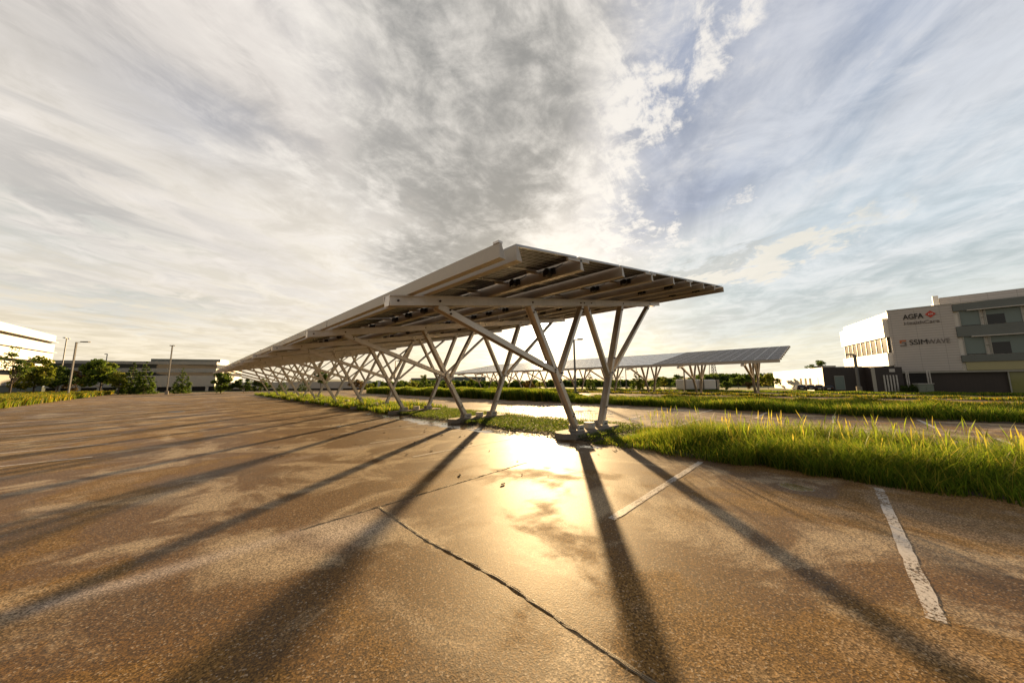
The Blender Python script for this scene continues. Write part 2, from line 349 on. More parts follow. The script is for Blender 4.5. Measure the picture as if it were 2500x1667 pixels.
# solar cell material: object coords metres, panel 0.873 x 1.50 (x along row, y down the slope)
def panel_mat():
    m, q, b = mat('solar_cells'); P = q.new('ShaderNodeTexCoord').outputs['Object']; x, y, z = q.xyz(P)
    def lines(c, pitch, w):
        f = q.m('FRACT', q.m('DIVIDE', q.add(c, 50*pitch), pitch)); d = q.m('ABSOLUTE', q.sub(f, 0.5)); return q.m('GREATER_THAN', d, 0.5-w/pitch/2)
    L = q.m('MAXIMUM', lines(q.add(x, 0.0), 0.1405, 0.011), lines(y, 0.148, 0.011))
    nrm = q.new('ShaderNodeNewGeometry').outputs['Normal']
    q.put(b.inputs['Base Color'], q.mix(L, (0.010, 0.008, 0.008), (0.40, 0.38, 0.36))); b.inputs['Roughness'].default_value = 0.45; b.inputs['Specular IOR Level'].default_value = 0.15
    tr = q.new('ShaderNodeBsdfTranslucent'); tr.inputs[0].default_value = (0.75, 0.72, 0.66, 1); mx = q.new('ShaderNodeMixShader'); q.put(mx.inputs[0], q.mul(L, 0.4))
    q.l.new(b.outputs[0], mx.inputs[1]); q.l.new(tr.outputs[0], mx.inputs[2]); q.l.new(mx.outputs[0], q.n['Material Output'].inputs[0])
    return m
M_cell = panel_mat()
M_frame = simple('panel_frame', (0.36, 0.35, 0.34), 0.4, 0.6, 0.05)

# ---------------------------------------------------------------- ground, lot
b = MB()
b.face([(-1500, -1500, -0.06), (1500, -1500, -0.06), (1500, 1500, -0.06), (-1500, 1500, -0.06)])
b.build('ground', M_ground, kind='structure')
b = MB(); b.face([(-34, -45, 0), (-17.6, -45, 0), (-17.6, 92, 0), (-34, 92, 0)]) if False else None
lot = MB()
lot.face([(-17.7, -60, 0), (46, -60, 0), (46, 92, 0), (-17.7, 92, 0)])
lot.face([(-60, -60, 0), (-17.7, -60, 0), (-17.7, 26, 0), (-60, 26, 0)])
lo = lot.build('parking_lot', M_asph, kind='structure'); lo.location = ORG; lo.rotation_euler = (0, 0, ROT)

def rowobj(mb, name, mats, z=0.0, **k):
    o = mb.build(name, mats, **k); o.location = ORG+Vector((0, 0, z)); o.rotation_euler = (0, 0, ROT); return o
# painted stall lines (u0,u1,v)
lines = MB()
def line(u0, u1, v, w=0.10):
    n = max(4, int(abs(u1-u0)/0.12)); us = np.linspace(u0, u1, n)
    top = [(u, v+w/2+random.uniform(-.007, .007), 0.004) for u in us]; bot = [(u, v-w/2+random.uniform(-.007, .007), 0.004) for u in us]
    for i in range(n-1): lines.face([bot[i], bot[i+1], top[i+1], top[i]])
for k in range(-6, 20):
    v = -3.53+2.33*k
    if k != 1: line(-4.65, -0.98, v, 0.095 if k < 2 else 0.08)
    line(3.6, 6.9, v-0.3); line(8.6, 11.9, v+0.4); line(16.0, 19.4, v); 
    if k > 3: line(-13.2, -9.6, v+0.8, 0.09); line(-17.0, -13.2, v+0.8, 0.09)
line(-13.25, -13.15, 14, 0.1)
rowobj(lines, 'parking_line', M_paint, kind='structure')
# pavement joints: a ragged dark gap with a lighter raised lip
def joint(pts, name, w=0.011):
    mb = MB(); P = []
    for i in range(len(pts)-1):
        a, c = Vector(pts[i]), Vector(pts[i+1]); n = max(2, int((c-a).length/0.06))
        for k in range(n): P.append(a.lerp(c, k/n))
    off = 0; prev = None
    for i, p in enumerate(P):
        off = off*0.9+random.uniform(-0.0018, 0.0018); d = (P[min(i+1, len(P)-1)]-P[max(i-1, 0)]).normalized(); s_ = Vector((-d.y, d.x))
        c = p+s_*off; ww = w*(0.6+0.6*random.random()); h = 0.003+0.004*random.random()
        row = [c-s_*ww*1.9, c-s_*ww*0.9, c-s_*ww*0.35, c+s_*ww*0.35, c+s_*ww*0.9, c+s_*ww*1.6]; zz = [0.002, h, 0.004, 0.004, h*0.8, 0.002]
        cur = [(r.x, r.y, z) for r, z in zip(row, zz)]
        if prev:
            for j in range(5): mb.face([prev[j], cur[j], cur[j+1], prev[j+1]], 1 if j == 2 else 0)
        prev = cur
    return rowobj(mb, name, [M_lip, M_seam], kind='structure')
joint([(-6.36, -1.15), (-6.40, -2.4), (-6.33, -3.4), (-6.39, -4.6), (-6.42, -9)], 'pavement_joint')
joint([(-3.2, -1.02), (-5.0, -1.10), (-6.36, -1.15), (-7.3, -1.18)], 'pavement_joint', 0.009)

# ---------------------------------------------------------------- grass generators (vectorised), in row space
def blades(name, pts, h, w, lean, matl, segs=2, seed=0, **k):
    """pts (n,2) in (u,v); h (n,)"""
    r = np.random.default_rng(seed); n = len(pts); th = r.uniform(0, 2*np.pi, n); ln = lean*r.uniform(0.1, 1.3, n)*h; la = r.uniform(0, 2*np.pi, n)*0.6+r.uniform(-1, 1)
    side = np.stack([np.cos(th), np.sin(th), np.zeros(n)], 1)*(w*r.uniform(0.6, 1.3, n))[:, None]/2
    ldir = np.stack([np.cos(la)*ln, np.sin(la)*ln, np.zeros(n)], 1); base = np.stack([pts[:, 0], pts[:, 1], np.zeros(n)], 1)
    up = np.array([0, 0, 1.0])[None]*h[:, None]
    mid = base+up*0.55+ldir*0.3; tip = base+up+ldir
    V = np.stack([base-side, base+side, mid+side*0.85, mid-side*0.85, tip+side*0.12, tip-side*0.12], 1).reshape(-1, 3)
    i = np.arange(n)[:, None]*6; F = np.concatenate([i+np.array([[0, 1, 2, 3]]), i+np.array([[3, 2, 4, 5]])], 0)
    rn = np.repeat(r.random(n), 6)
    o = np_mesh(name, V, F, matl, attr=rn, **k); o.location = ORG; o.rotation_euler = (0, 0, ROT); return o
def patchy(n, u0, u1, v0, v1, seed, clump=0.5):
    r = np.random.default_rng(seed); m = n*3; u = r.uniform(u0, u1, m); v = r.uniform(v0, v1, m)
    f = 0.5+0.25*(np.sin(u*2.1+v*1.3+seed)+np.sin(v*0.9-u*1.7+2*seed)*0.7+np.sin(v*3.7+u*2.9)*0.5)
    edge = np.minimum(u-u0, u1-u); ed = edge+0.14*np.sin(v*2.3+seed)+0.1*np.sin(v*5.9)+0.05*np.sin(v*13.1)
    keep = (r.random(m) < (1-clump)+clump*np.clip(f, 0, 1)) & (ed > 0.16*r.random(m))
    P = np.stack([u, v], 1)[keep][:n]; return P, np.clip(f[keep][:n], 0, 1.2)
# bed soil (slightly raised, ragged edge)
def bed(u0, u1, v0, v1, z=0.05, name='planting_bed'):
    mb = MB(); n = max(8, int((v1-v0)/0.25)); prev = None; m_ = 5
    for i in range(n+1):
        v = v0+(v1-v0)*i/n; e0 = u0+random.uniform(-.08, .08)+0.10*math.sin(v*2.3); e1 = u1+random.uniform(-.06, .06)
        row = [(e0, v, 0.005), (e0+0.12, v, z*0.7)]+[(e0+0.12+(e1-e0-0.24)*j/m_, v, z+random.uniform(-.02, .03)) for j in range(1, m_)]+[(e1-0.12, v, z*0.7), (e1, v, 0.005)]
        if prev:
            for j in range(len(row)-1): mb.face([prev[j], row[j], row[j+1], prev[j+1]])
        prev = row
    return rowobj(mb, name, M_dirt, kind='structure')
bed(-0.52, 3.0, -30, 56, 0.025); bed(12.0, 15.6, -35, 48); bed(20.5, 22.8, -35, 6); bed(31.2, 34.6, -35, 50); bed(41, 46, -45, 60)

# strip 1, tall grass on the near side of the end frame
P, f = patchy(72000, -0.85, 2.9, -13, -1.0, 3, 0.85)
taper = np.clip((-P[:, 1]-0.9)/2.2, 0.22, 1.0)
h = (0.12+0.26*f+0.32*rng.random(len(P))**2)*taper*np.clip(0.42+(P[:, 0]+0.95)*0.6, 0.35, 1.0)
blades('tall_grass', P, h, 0.0105, 0.7, M_grass, seed=1, label='tall lush green grass filling the bed right of the nearest footing', cat='grass', kind='stuff')
# seed stalks
P, f = patchy(800, -0.5, 2.8, -15, -1.6, 5, 0.6)
def stalks(name, P, h, matl, seed, w=0.0065, **k):
    r = np.random.default_rng(seed); Vs, Fs, rn = [], [], []; c = 0
    for (u, v), hh in zip(P, h):
        a = r.uniform(0, 6.28); bend = hh*r.uniform(0.1, 0.35); dx_, dy_ = math.cos(a)*bend, math.sin(a)*bend
        s1 = Vector((-math.sin(a), math.cos(a), 0))*w/2
        pts = [Vector((u+dx_*t*t, v+dy_*t*t, hh*t)) for t in (0, 0.35, 0.7, 0.86, 1.0)]; wid = [1, 0.8, 0.6, 3.0, 0.4]
        q = r.random()
        for p_, wd in zip(pts, wid): Vs += [p_-s1*wd, p_+s1*wd]; rn += [0.6+0.4*q]*2
        for i in range(4): Fs.append((c+2*i, c+2*i+1, c+2*i+3, c+2*i+2))
        c += 10
        for lf in range(3):
            t = r.uniform(0.25, 0.75); b_ = Vector((u+dx_*t*t, v+dy_*t*t, hh*t)); a2 = r.uniform(0, 6.28); L = hh*r.uniform(0.2, 0.35); d_ = Vector((math.cos(a2), math.sin(a2), 0.5))*L; s2 = Vector((-math.sin(a2), math.cos(a2), 0))*w*0.8
            Vs += [b_-s2*0.5, b_+s2*0.5, b_+d_*0.55+s2, b_+d_*0.55-s2, b_+d_*0.9+s2*0.1-Vector((0, 0, L*0.1)), b_+d_*0.9-s2*0.1-Vector((0, 0, L*0.1))]; rn += [q*0.6]*6
            Fs += [(c, c+1, c+2, c+3), (c+3, c+2, c+4, c+5)]; c += 6
    o = np_mesh(name, np.array([tuple(x) for x in Vs]), np.array(Fs), matl, attr=np.array(rn), **k); o.location = ORG; o.rotation_euler = (0, 0, ROT); return o
stalks('seed_stalks', P, 0.55+0.32*rng.random(len(P)), M_grass, 8, label='thin seeding stalks standing above the tall near grass', cat='grass', kind='stuff')
# stray weeds at the kerb and under the canopy
P, f = patchy(60, 2.6, 3.4, 0.6, 6, 15, 0.8); stalks('weed_stalks', P, 0.25+0.25*rng.random(len(P)), M_leaf_m, 9, 0.012, label='sparse weeds on the far edge of the low bed behind the first footing', cat='weeds', kind='stuff')
# low clover under the canopy
def leaflets(name, P, hmax, size, matl, seed, **k):
    r = np.random.default_rng(seed); n = len(P); c = np.stack([P[:, 0], P[:, 1], 0.03+hmax*r.random(n)], 1)
    a = r.normal(size=(n, 3)); a[:, 2] *= 0.35; a /= np.linalg.norm(a, axis=1)[:, None]; t = r.normal(size=(n, 3)); b_ = np.cross(a, t); b_ /= np.linalg.norm(b_, axis=1)[:, None]
    s_ = (size*r.uniform(0.5, 1.2, n))[:, None]; V = np.stack([c-a*s_, c+b_*s_*0.55, c+a*s_, c-b_*s_*0.55], 1).reshape(-1, 3)
    F = np.arange(4*n).reshape(-1, 4); o = np_mesh(name, V, F, matl, attr=np.repeat(r.random(n), 4), **k); o.location = ORG; o.rotation_euler = (0, 0, ROT); return o
P, f = patchy(52000, -0.60, 2.95, -0.9, 12, 21, 0.5)
inpad = np.abs((P[:, 1]+2.68) % 5.362-2.68) < 0.42
P = P[~(inpad & (P[:, 0] > -0.75) & (P[:, 0] < 2.15))]
leaflets('clover', P, 0.12, 0.026, M_clover, 4, label='low clover covering the bed beneath the near solar canopy', cat='ground cover', kind='stuff')
P, f = patchy(30000, -0.8, 3.0, 11, 56, 31, 0.6)
blades('weeds', P, 0.12+0.45*f*f*rng.random(len(P))+0.1, 0.035, 0.5, M_grass, seed=6, label='patchy knee-high weeds around the farther footings of the near canopy', cat='weeds', kind='stuff')
# strip 2
P, f = patchy(85000, 12.0, 15.6, -30, 8, 41, 0.5)
blades('meadow_strip', P, 0.22+0.30*f+0.22*rng.random(len(P))**2, 0.022, 0.6, M_grass, seed=10, label='second long strip of green grass between the two parking lanes', cat='grass', kind='stuff')
P, f = patchy(52000, 12.0, 15.6, 8, 47, 43, 0.5)
blades('meadow_strip', P, (0.60+0.45*f+0.1*rng.random(len(P)))*np.clip(0.4+(P[:, 1]-8)/5, 0.4, 1), 0.05, 0.35, M_grass, seed=12, label='waist-high bright grass seen between the near canopy legs', cat='grass', kind='stuff')
P, f = patchy(22000, 20.5, 22.8, -35, 5, 45, 0.7)
blades('meadow_strip', P, 0.12+0.3*f+0.05*rng.random(len(P)), 0.045, 0.4, M_grass_y, seed=13, label='narrow yellowish grass strip beyond the second strip', cat='grass', kind='stuff')
P, f = patchy(26000, 31.2, 34.6, -35, 50, 47, 0.8)
blades('meadow_strip', P, 0.08+0.22*f, 0.06, 0.4, M_grass_y, seed=14, label='short dry grass strip under the far solar canopy', cat='grass', kind='stuff')
P, f = patchy(50000, 41, 46, -45, 60, 49, 0.6)
blades('meadow_strip', P, 0.08+0.22*f, 0.09, 0.35, M_grass, seed=15, label='far grass strip in front of the office and the trees', cat='grass', kind='stuff')
P, f = patchy(60000, -27, -17.4, 26, 92, 51, 0.5)
blades('yellow_meadow', P, 0.35+0.45*f, 0.09, 0.4, M_grass_y, seed=16, label='golden yellow weeds at the far left edge of the lot', cat='weeds', kind='stuff')

# ---------------------------------------------------------------- solar canopies
ZL, UL, SL = 2.952, -5.86, (5.079-2.952)/(7.087+5.86)
def zb(u): return ZL+SL*(u-UL)
BH = 0.19; PH = 0.205; FS = 5.362; PITCHP = FS/6
PUR = [-5.50, -5.18]+[-5.18+1.61*k for k in range(1, 9)]
V0, V1 = -2.60, 48.4
NY = Vector((0, 1, 0))
def hmember(mb, A, B, w, d, tf=0.02):
    mb.bar(A, B, NY, w, tf, off=(0, -d/2+tf/2)); mb.bar(A, B, NY, w, tf, off=(0, d/2-tf/2)); mb.bar(A, B, NY, tf, d-2*tf-0.004)
def bolts(mb, pts, y):
    for (u, z) in pts: mb.tube((u, y, z), (u, y-0.025, z), 0.022, 0.02, 6, 1)
def make_frame_parts(root):
    parts = []
    # footing: octagonal-ended concrete block with a small cap block
    m = MB(); pl = [Vector(q) for q in ((-0.78, -0.10, 0), (-0.56, -0.36, 0), (1.98, -0.36, 0), (2.12, -0.2, 0), (2.12, 0.36, 0), (-0.58, 0.36, 0), (-0.78, 0.16, 0))]
    m.prism(pl, (0, 0, -0.4), (0, 0, 0.155)); ft = m.build('footing', M_conc, root, bevel=0.012)
    c = MB(); pl = [Vector((0.74+0.17*math.cos(a), 0.17*math.sin(a), 0)) for a in [math.pi/8+k*math.pi/4 for k in range(8)]]
    c.prism(pl, (0, 0, 0.157), (0, 0, 0.33)); c.build('cap_block', M_plate, ft, bevel=0.006)
    parts.append(ft)
    for u0 in (0.0, 1.437):
        s_ = MB(); s_.box(u0-0.17, -0.17, 0.157, u0+0.19, 0.17, 0.178)
        s_.box(u0-0.15, -0.165, 0.18, u0+0.17, -0.135, 0.33); s_.box(u0-0.15, 0.135, 0.18, u0+0.17, 0.165, 0.33)
        bolts(s_, [(u0-0.03, 0.235), (u0+0.05, 0.235)], -0.165)
        parts.append(s_.build('base_shoe', [M_plate, M_bolt], root))
    def leg(name, A, B, w, d, bl=()):
        q = MB(); hmember(q, (A[0], 0, A[1]), (B[0], 0, B[1]), w, d)
        a = Vector((B[0]-A[0], 0, B[1]-A[1])); ta = Vector((a.z, 0, -a.x)).normalized()
        for t in bl:
            for sg in (-1, 1):
                P_ = Vector((A[0], 0, A[1]))+a*t+ta*0.035*sg+a.normalized()*0.02*sg; bolts(q, [(P_.x, P_.z)], -d/2)
        parts.append(q.build(name, [M_steel, M_bolt], root))
    leg('leg', (0.0, 0.19), (-2.02, zb(-2.02)), 0.135, 0.21, (0.13, 0.42, 0.52, 0.96))
    leg('leg', (1.437, 0.19), (3.29, zb(3.29)), 0.135, 0.21, (0.13, 0.40, 0.52, 0.96))
    leg('strut', (-0.98+0.02, 1.86), (-4.84, zb(-4.84)), 0.128, 0.184, (0.03, 0.93))
    leg('strut', (-0.84, 1.70), (0.50, zb(0.50)), 0.10, 0.176, (0.06, 0.95))
    leg('strut', (2.10, 1.72), (0.80, zb(0.80)), 0.10, 0.176, (0.06, 0.95))
    leg('strut', (2.28, 1.86), (5.95, zb(5.95)), 0.10, 0.184, (0.04, 0.95))
    q = MB(); A_, B_ = Vector((UL, 0, zb(UL)+BH/2)), Vector((7.10, 0, zb(7.10)+BH/2))
    q.bar(A_, B_, NY, BH, 0.02, off=(0, -0.112)); q.bar(A_, B_, NY, BH, 0.02, off=(0, 0.112)); q.bar(A_, B_, NY, 0.02, 0.20, off=(0, 0)); q.bar(A_, B_, NY, 0.024, 0.03, off=(BH/2-0.013, -0.138))
    q.bar(A_, A_+Vector((0.012, 0, 0)), NY, BH-0.004, 0.18)
    for t in (UL+0.15, -4.84, -2.02, 0.3, 0.5, 0.95, 3.29, 5.95): bolts(q, [(t, zb(t)+BH*0.45)], -0.122)
    parts.append(q.build('beam', [M_steel, M_bolt], root))
    return parts
def purlin_mesh(v0, v1):
    q = MB(); q.prism([Vector((-0.045, 0, 0)), Vector((0.07, 0, 0)), Vector((-0.01, 0, PH)), Vector((-0.045, 0, PH))], (0, v0, 0), (0, v1, 0)); return q
def panel_geo(mb, M=None):
    hx, hy, t = (PITCHP-0.018)/2, (1.61*math.sqrt(1+SL*SL)-0.09)/2, 0.035
    fw = 0.03
    # glass slab inset in four frame bars
    mb.box(-hx+fw, -hy+fw, 0.010, hx-fw, hy-fw, 0.028, 0, M)
    mb.box(-hx, -hy, 0, hx, -hy+fw, t, 1, M); mb.box(-hx, hy-fw, 0, hx, hy, t, 1, M)
    mb.box(-hx, -hy+fw, 0, -hx+fw, hy-fw, t, 1, M); mb.box(hx-fw, -hy+fw, 0, hx, hy-fw, t, 1, M)
SA = math.atan(SL)
def panel_loc(j, i):
    u = -5.18+1.61*(j+0.5)-0.06; v = V0+0.02+PITCHP*(i+0.5)+(0.10 if i >= 8 else 0.0)
    return Vector((u, v, zb(u)+BH+PH+0.012))
def panel_M(j, i): return Matrix.Translation(panel_loc(j, i)) @ Matrix.Rotation(-SA, 4, 'Y') @ Matrix.Rotation(R(90), 4, 'Z')
N_COL = int((V1-V0-0.15)/PITCHP)
def make_canopy(loc, label, nframes, near_seen, proto):
    root = empty('solar_canopy', loc, ROT, label=label, cat='solar canopy', group='steel solar canopies over the parking rows')
    fr = proto if proto else make_frame_parts(root)
    for k in range(nframes):
        if k == 0 and not proto: continue
        for p_ in fr: 
            c = dup(p_, root); c.location = Vector((0, FS*k, 0))
    # purlins in two lengths with a narrow expansion gap
    split = V0+0.02+PITCHP*8+0.05
    for a_, b_ in ((V0, split-0.03), (split+0.03, V1)):
        pm_ = None
        for u in PUR:
            if pm_ is None: pm_ = purlin_mesh(a_, b_).build('purlin', M_purlin, root); o = pm_
            else: o = pm_.copy(); COL.objects.link(o); o.parent = root
            o.location = Vector((u, 0, zb(u)+BH+0.003))
    # clamps along the near eave rail
    cl_ = None
    for i in (0, 7, 11, 15):
        v = V0+0.06+i*FS/2
        if cl_ is None: q = MB(); q.box(-0.055, -0.05, PH+BH+0.004, 0.02, 0.06, PH+BH+0.035); cl_ = q.build('rail_clamp', M_steel, root); o = cl_
        else: o = cl_.copy(); COL.objects.link(o); o.parent = root
        o.location = (PUR[0], v, zb(PUR[0]))
    # panels
    first = None; rest = MB()
    for i in range(N_COL):
        for j in range(8):
            if i < 12:
                if first is None:
                    t = MB(); panel_geo(t); first = t.build('solar_panel', [M_cell, M_frame], root); o = first
                else: o = first.copy(); COL.objects.link(o); o.parent = root
                o.matrix_local = panel_M(j, i)
            else: panel_geo(rest, panel_M(j, i))
    ro = rest.build('solar_panel', [M_cell_w, M_frame], root, kind='stuff')
    if near_seen:
        mb_ = MB(); mb_.tube((0, 0, 0), (0.10, 0, 0.0), 0.085, 0.07, 10); mb_.box(-0.02, -0.13, -0.05, 0.03, 0.13, 0.07)
        mb_.tube((0.03, 0.05, 0.02), (-0.02, 0.30, 0.10), 0.01, 0.01, 5); mb_.tube((0.03, -0.05, 0.02), (-0.02, -0.30, 0.10), 0.01, 0.01, 5)
        inv = None
        for j in (2, 4, 6, 8):
            for i in range(18):
                v = V0+0.65+PITCHP*i; u = PUR[j]-0.085
                if abs((v+FS/2) % FS-FS/2) < 0.2: continue
                if inv is None: inv = mb_.build('inverter', M_black, root); o = inv
                else: o = inv.copy(); COL.objects.link(o); o.parent = root
                o.rotation_euler = (0, 0, math.pi); o.location = Vector((u, v, zb(u)+BH+0.11))
        # short rails clamping the panel ends over alternate purlins
        bk_ = None
        for j in (2, 4, 6, 8):
            for i in range(24):
                v = V0+0.02+PITCHP*i
                if bk_ is None: ra = MB(); ra.box(-0.42, -0.02, -0.055, 0.25, 0.02, -0.012); bk_ = ra.build('panel_bracket', M_purlin, root); o = bk_
                else: o = bk_.copy(); COL.objects.link(o); o.parent = root
                o.location = (PUR[j], v, zb(PUR[j])+BH+PH); o.rotation_euler = (0, -SA, 0)
    return root, fr
# panel material for the merged far panels: row-space coordinates
def panel_mat_far():
    m, q, b_ = mat('solar_cells_far'); b_.inputs['Base Color'].default_value = (0.03, 0.028, 0.03, 1); b_.inputs['Roughness'].default_value = 0.22; b_.inputs['Coat Weight'].default_value = 0.3
    return m
M_cell_w = panel_mat_far()
can1, frp = make_canopy(uv(0, 0), 'nearest solar canopy, seen from below at its end, on branching steel legs', 10, True, None)
can2, _ = make_canopy(uv(32.6, 0.0, -0.16), 'far solar canopy in the background showing its panel tops', 9, False, frp)

# ---------------------------------------------------------------- trees
def leaf_cloud(r, centers, rad, n, size, flat=0.6):
    k = r.integers(0, len(centers), n); d = r.normal(size=(n, 3)); d /= np.linalg.norm(d, axis=1)[:, None]
    c = centers[k]+d*(rad[k]*r.random(n)**0.45)[:, None]*np.array([1, 1, flat])
    a = r.normal(size=(n, 3)); a /= np.linalg.norm(a, axis=1)[:, None]; t = r.normal(size=(n, 3)); b_ = np.cross(a, t); b_ /= np.linalg.norm(b_, axis=1)[:, None]
    s_ = (size*r.uniform(0.5, 1.3, n))[:, None]
    V = np.stack([c-a*s_, c+b_*s_*0.6, c+a*s_, c-b_*s_*0.6], 1).reshape(-1, 3)
    tone = r.random(len(centers))[k]*0.55+r.random(n)*0.45
    return V, np.arange(4*n).reshape(-1, 4), np.repeat(tone, 4)
def tree(kind, loc, H, Wd, matl, label, n=2600, seed=0, group=None, cat='tree', name=None, bare=0.0, trunkf=0.22):
    r = np.random.default_rng(seed); root = empty(name or ('conifer_tree' if kind == 'conifer' else 'leafy_tree'), loc, label=label, cat=cat, group=group)
    tr = MB(); tw = max(0.03, H*0.016)
    if kind == 'conifer':
        tr.tube((0, 0, -0.3), (0, 0, H*0.97), tw, tw*0.15, 7); cs, rd = [], []
        L = 13
        for l in range(L):
            t = l/(L-1); z = H*(0.10+0.86*t); rr = Wd/2*(1-t)**0.85*(0.85+0.3*r.random())
            m_ = max(1, int(9*(1-t))+1)
            for q in range(m_):
                a = 2*math.pi*(q+r.random()*0.7)/m_; rk = rr*r.uniform(0.45, 1.0); cs.append((math.cos(a)*rk, math.sin(a)*rk, z-rk*0.22)); rd.append(max(0.07*H*(1-t)+0.02*H, 0.02*H))
                if r.random() < 0.4 and t < 0.9: tr.tube((0, 0, z), (math.cos(a)*rk, math.sin(a)*rk, z-rk*0.2), tw*0.35, tw*0.12, 5)
        cs, rd = np.array(cs), np.array(rd); V, F, a_ = leaf_cloud(r, cs, rd, n, H*0.027, 0.55)
    else:
        h0 = H*trunkf; tr.tube((0, 0, -0.3), (0, 0, H*0.55), tw, tw*0.6, 7); cs, rd = [], []
        for l in range(26):
            d = r.normal(size=3); d /= np.linalg.norm(d); q = r.uniform(0.35, 1.0)
            c = np.array([d[0]*Wd/2*q*0.85, d[1]*Wd/2*q*0.85, h0+(H-h0)*(0.5+0.46*d[2]*q)])
            w_ = 1-0.45*max(0, (c[2]-h0)/(H-h0)-0.45); c[:2] *= w_
            cs.append(c); rd.append(min(Wd, H)*r.uniform(0.10, 0.19))
            if l % 2 == 0: tr.tube((0, 0, max(0.1, min(H*0.5, c[2]*0.55))), tuple(c), tw*0.4, tw*0.1, 5)
        cs, rd = np.array(cs), np.array(rd); V, F, a_ = leaf_cloud(r, cs, rd*(1-bare*0.3), int(n*(1-bare)), min(Wd, H)*0.034+0.02, 0.75)
    tr.build('trunk', M_trunk, root); np_mesh('crown', V, F, matl, root, attr=a_)
    return root
def tree_px(kind, x, ytop, wpx, Y, matl, label, zb_=-0.05, **k):
    top_ = at(x, ytop, Y); wd = wpx/FPX*Y; return tree(kind, (top_.x, top_.y, zb_), top_.z-zb_, wd, matl, label, **k)
TD, TM, TY, TR = M_leaf_d, M_leaf_m, M_leaf_y, M_leaf_r
gl = 'trees along the far left edge of the lot'; gm = 'trees seen between the near canopy legs'; gr = 'trees behind the far canopy'
tree_px('leafy', 44, 846, 66, 44, TD, 'thin dark sapling with ragged top at the far left edge', seed=1, n=1500, bare=0.35, group=gl, trunkf=0.35)
tree_px('leafy', 97, 866, 78, 48, TY, 'yellow-green tree in golden light, second from the left edge', seed=2, n=3600, group=gl, trunkf=0.05)
tree_px('leafy', 152, 878, 66, 52, TD, 'dark tree just left of the near left lamp post', seed=3, n=3600, group=gl, trunkf=0.08)
tree_px('leafy', 192, 902, 44, 56, TR, 'small brownish tree directly right of the near left lamp post', seed=4, n=2000, group=gl, trunkf=0.08)
tree_px('leafy', 258, 860, 92, 58, TM, 'tallest broad dark green tree left of the near canopy', seed=5, n=5200, group=gl, trunkf=0.10)
tree_px('leafy', 297, 898, 46, 57, TY, 'small yellowish tree leaning on the tallest broad tree', seed=51, n=1800, group=gl, trunkf=0.15)
tree_px('conifer', 328, 884, 46, 60, TD, 'dark narrow conifer, left one of a pair before the grey building', seed=6, n=3000, group=gl)
tree_px('conifer', 360, 881, 48, 60, TM, 'greener narrow conifer, right one of a pair before the grey building', seed=7, n=3000, group=gl)
tree_px('conifer', 449, 897, 46, 62, TM, 'lone small conifer right of the middle left lamp post', seed=8, n=2800, group=gl)
tree_px('leafy', 545, 903, 62, 60, TM, 'round green tree under the low tip of the near canopy', seed=9, n=3600, group=gl, trunkf=0.1)
tree_px('leafy', 598, 918, 66, 62, TD, 'dark bushy tree right of the round tree under the canopy tip', seed=10, n=3400, group=gl, trunkf=0.03)
tree_px('leafy', 640, 922, 50, 63, TD, 'dark low bushy tree behind the last canopy legs', seed=11, n=2600, group=gl, trunkf=0.03)
tree_px('conifer', 690, 920, 36, 66, TD, 'dark spruce before the white wall, left of two', seed=12, n=2200, group=gm)
tree_px('conifer', 745, 921, 34, 68, TD, 'dark spruce before the white wall, right of two', seed=13, n=2200, group=gm)
tree_px('leafy', 785, 903, 46, 66, TM, 'leafy young tree standing in front of the white wall', seed=14, n=1900, group=gm, trunkf=0.35)
tree_px('leafy', 870, 924, 44, 70, TR, 'brownish bushy tree at the right end of the white wall', seed=15, n=2200, group=gm, trunkf=0.05)
tree_px('conifer', 935, 926, 30, 66, TD, 'dark spruce left of the waist-high grass', seed=16, n=2000, group=gm)
for i, (x, yt, w_, m_, lb) in enumerate([(902, 932, 34, TY, 'light green bush left of the dark spruce'), (975, 928, 40, TD, 'dark bush right of the dark spruce'), (1007, 926, 36, TY, 'bright bush below the far flat grey roof'),
        (1036, 911, 26, TM, 'thin young tree rising above the far flat grey roof'), (1068, 930, 42, TM, 'green bush right of the thin young tree'), (1100, 927, 36, TY, 'yellowish bush between the second and third frames'),
        (1150, 922, 30, TM, 'upright green bush before the long grey warehouse'), (1195, 925, 44, TM, 'wide green bush at the right of the long grey warehouse'), (1232, 932, 36, TD, 'low dark bush left of the rust-tinted tree')]):
    tree_px('leafy', x, yt, w_, 62+3*(i % 3), m_, lb, seed=30+i, n=1700, group=gm, trunkf=0.05)
tree_px('leafy', 1292, 926, 40, 62, TR, 'rust-tinted small tree left of the nearest leg', seed=17, n=1900, group=gm, trunkf=0.12)
tree_px('leafy', 1318, 930, 34, 64, TY, 'golden small tree partly behind the nearest leg', seed=18, n=1500, group=gm, trunkf=0.12)
tree_px('conifer', 1440, 907, 34, 58, TD, 'lone spruce on a grassy rise right of the tall centre lamp post', seed=19, n=2200, group=gr)
tree_px('conifer', 1498, 905, 36, 56, TD, 'spruce just right of the second leg of the nearest frame', seed=20, n=2200, group=gr)
tree_px('conifer', 1553, 897, 46, 55, TM, 'tallest conifer behind the far canopy', seed=21, n=3200, group=gr)
tree_px('leafy', 1562, 918, 26, 53, TY, 'yellow shrub at the foot of the tallest conifer', seed=22, n=1200, group=gr, trunkf=0.05)
tree_px('conifer', 1596, 915, 34, 58, TD, 'dark conifer right of the tallest conifer', seed=23, n=2200, group=gr)
tree_px('leafy', 1620, 914, 26, 56, TY, 'pale young tree left of the white tank trailers', seed=24, n=1500, group=gr, trunkf=0.2)
tree_px('conifer', 1633, 932, 16, 54, TD, 'tiny dark conifer below the pale young tree', seed=25, n=900, group=gr)
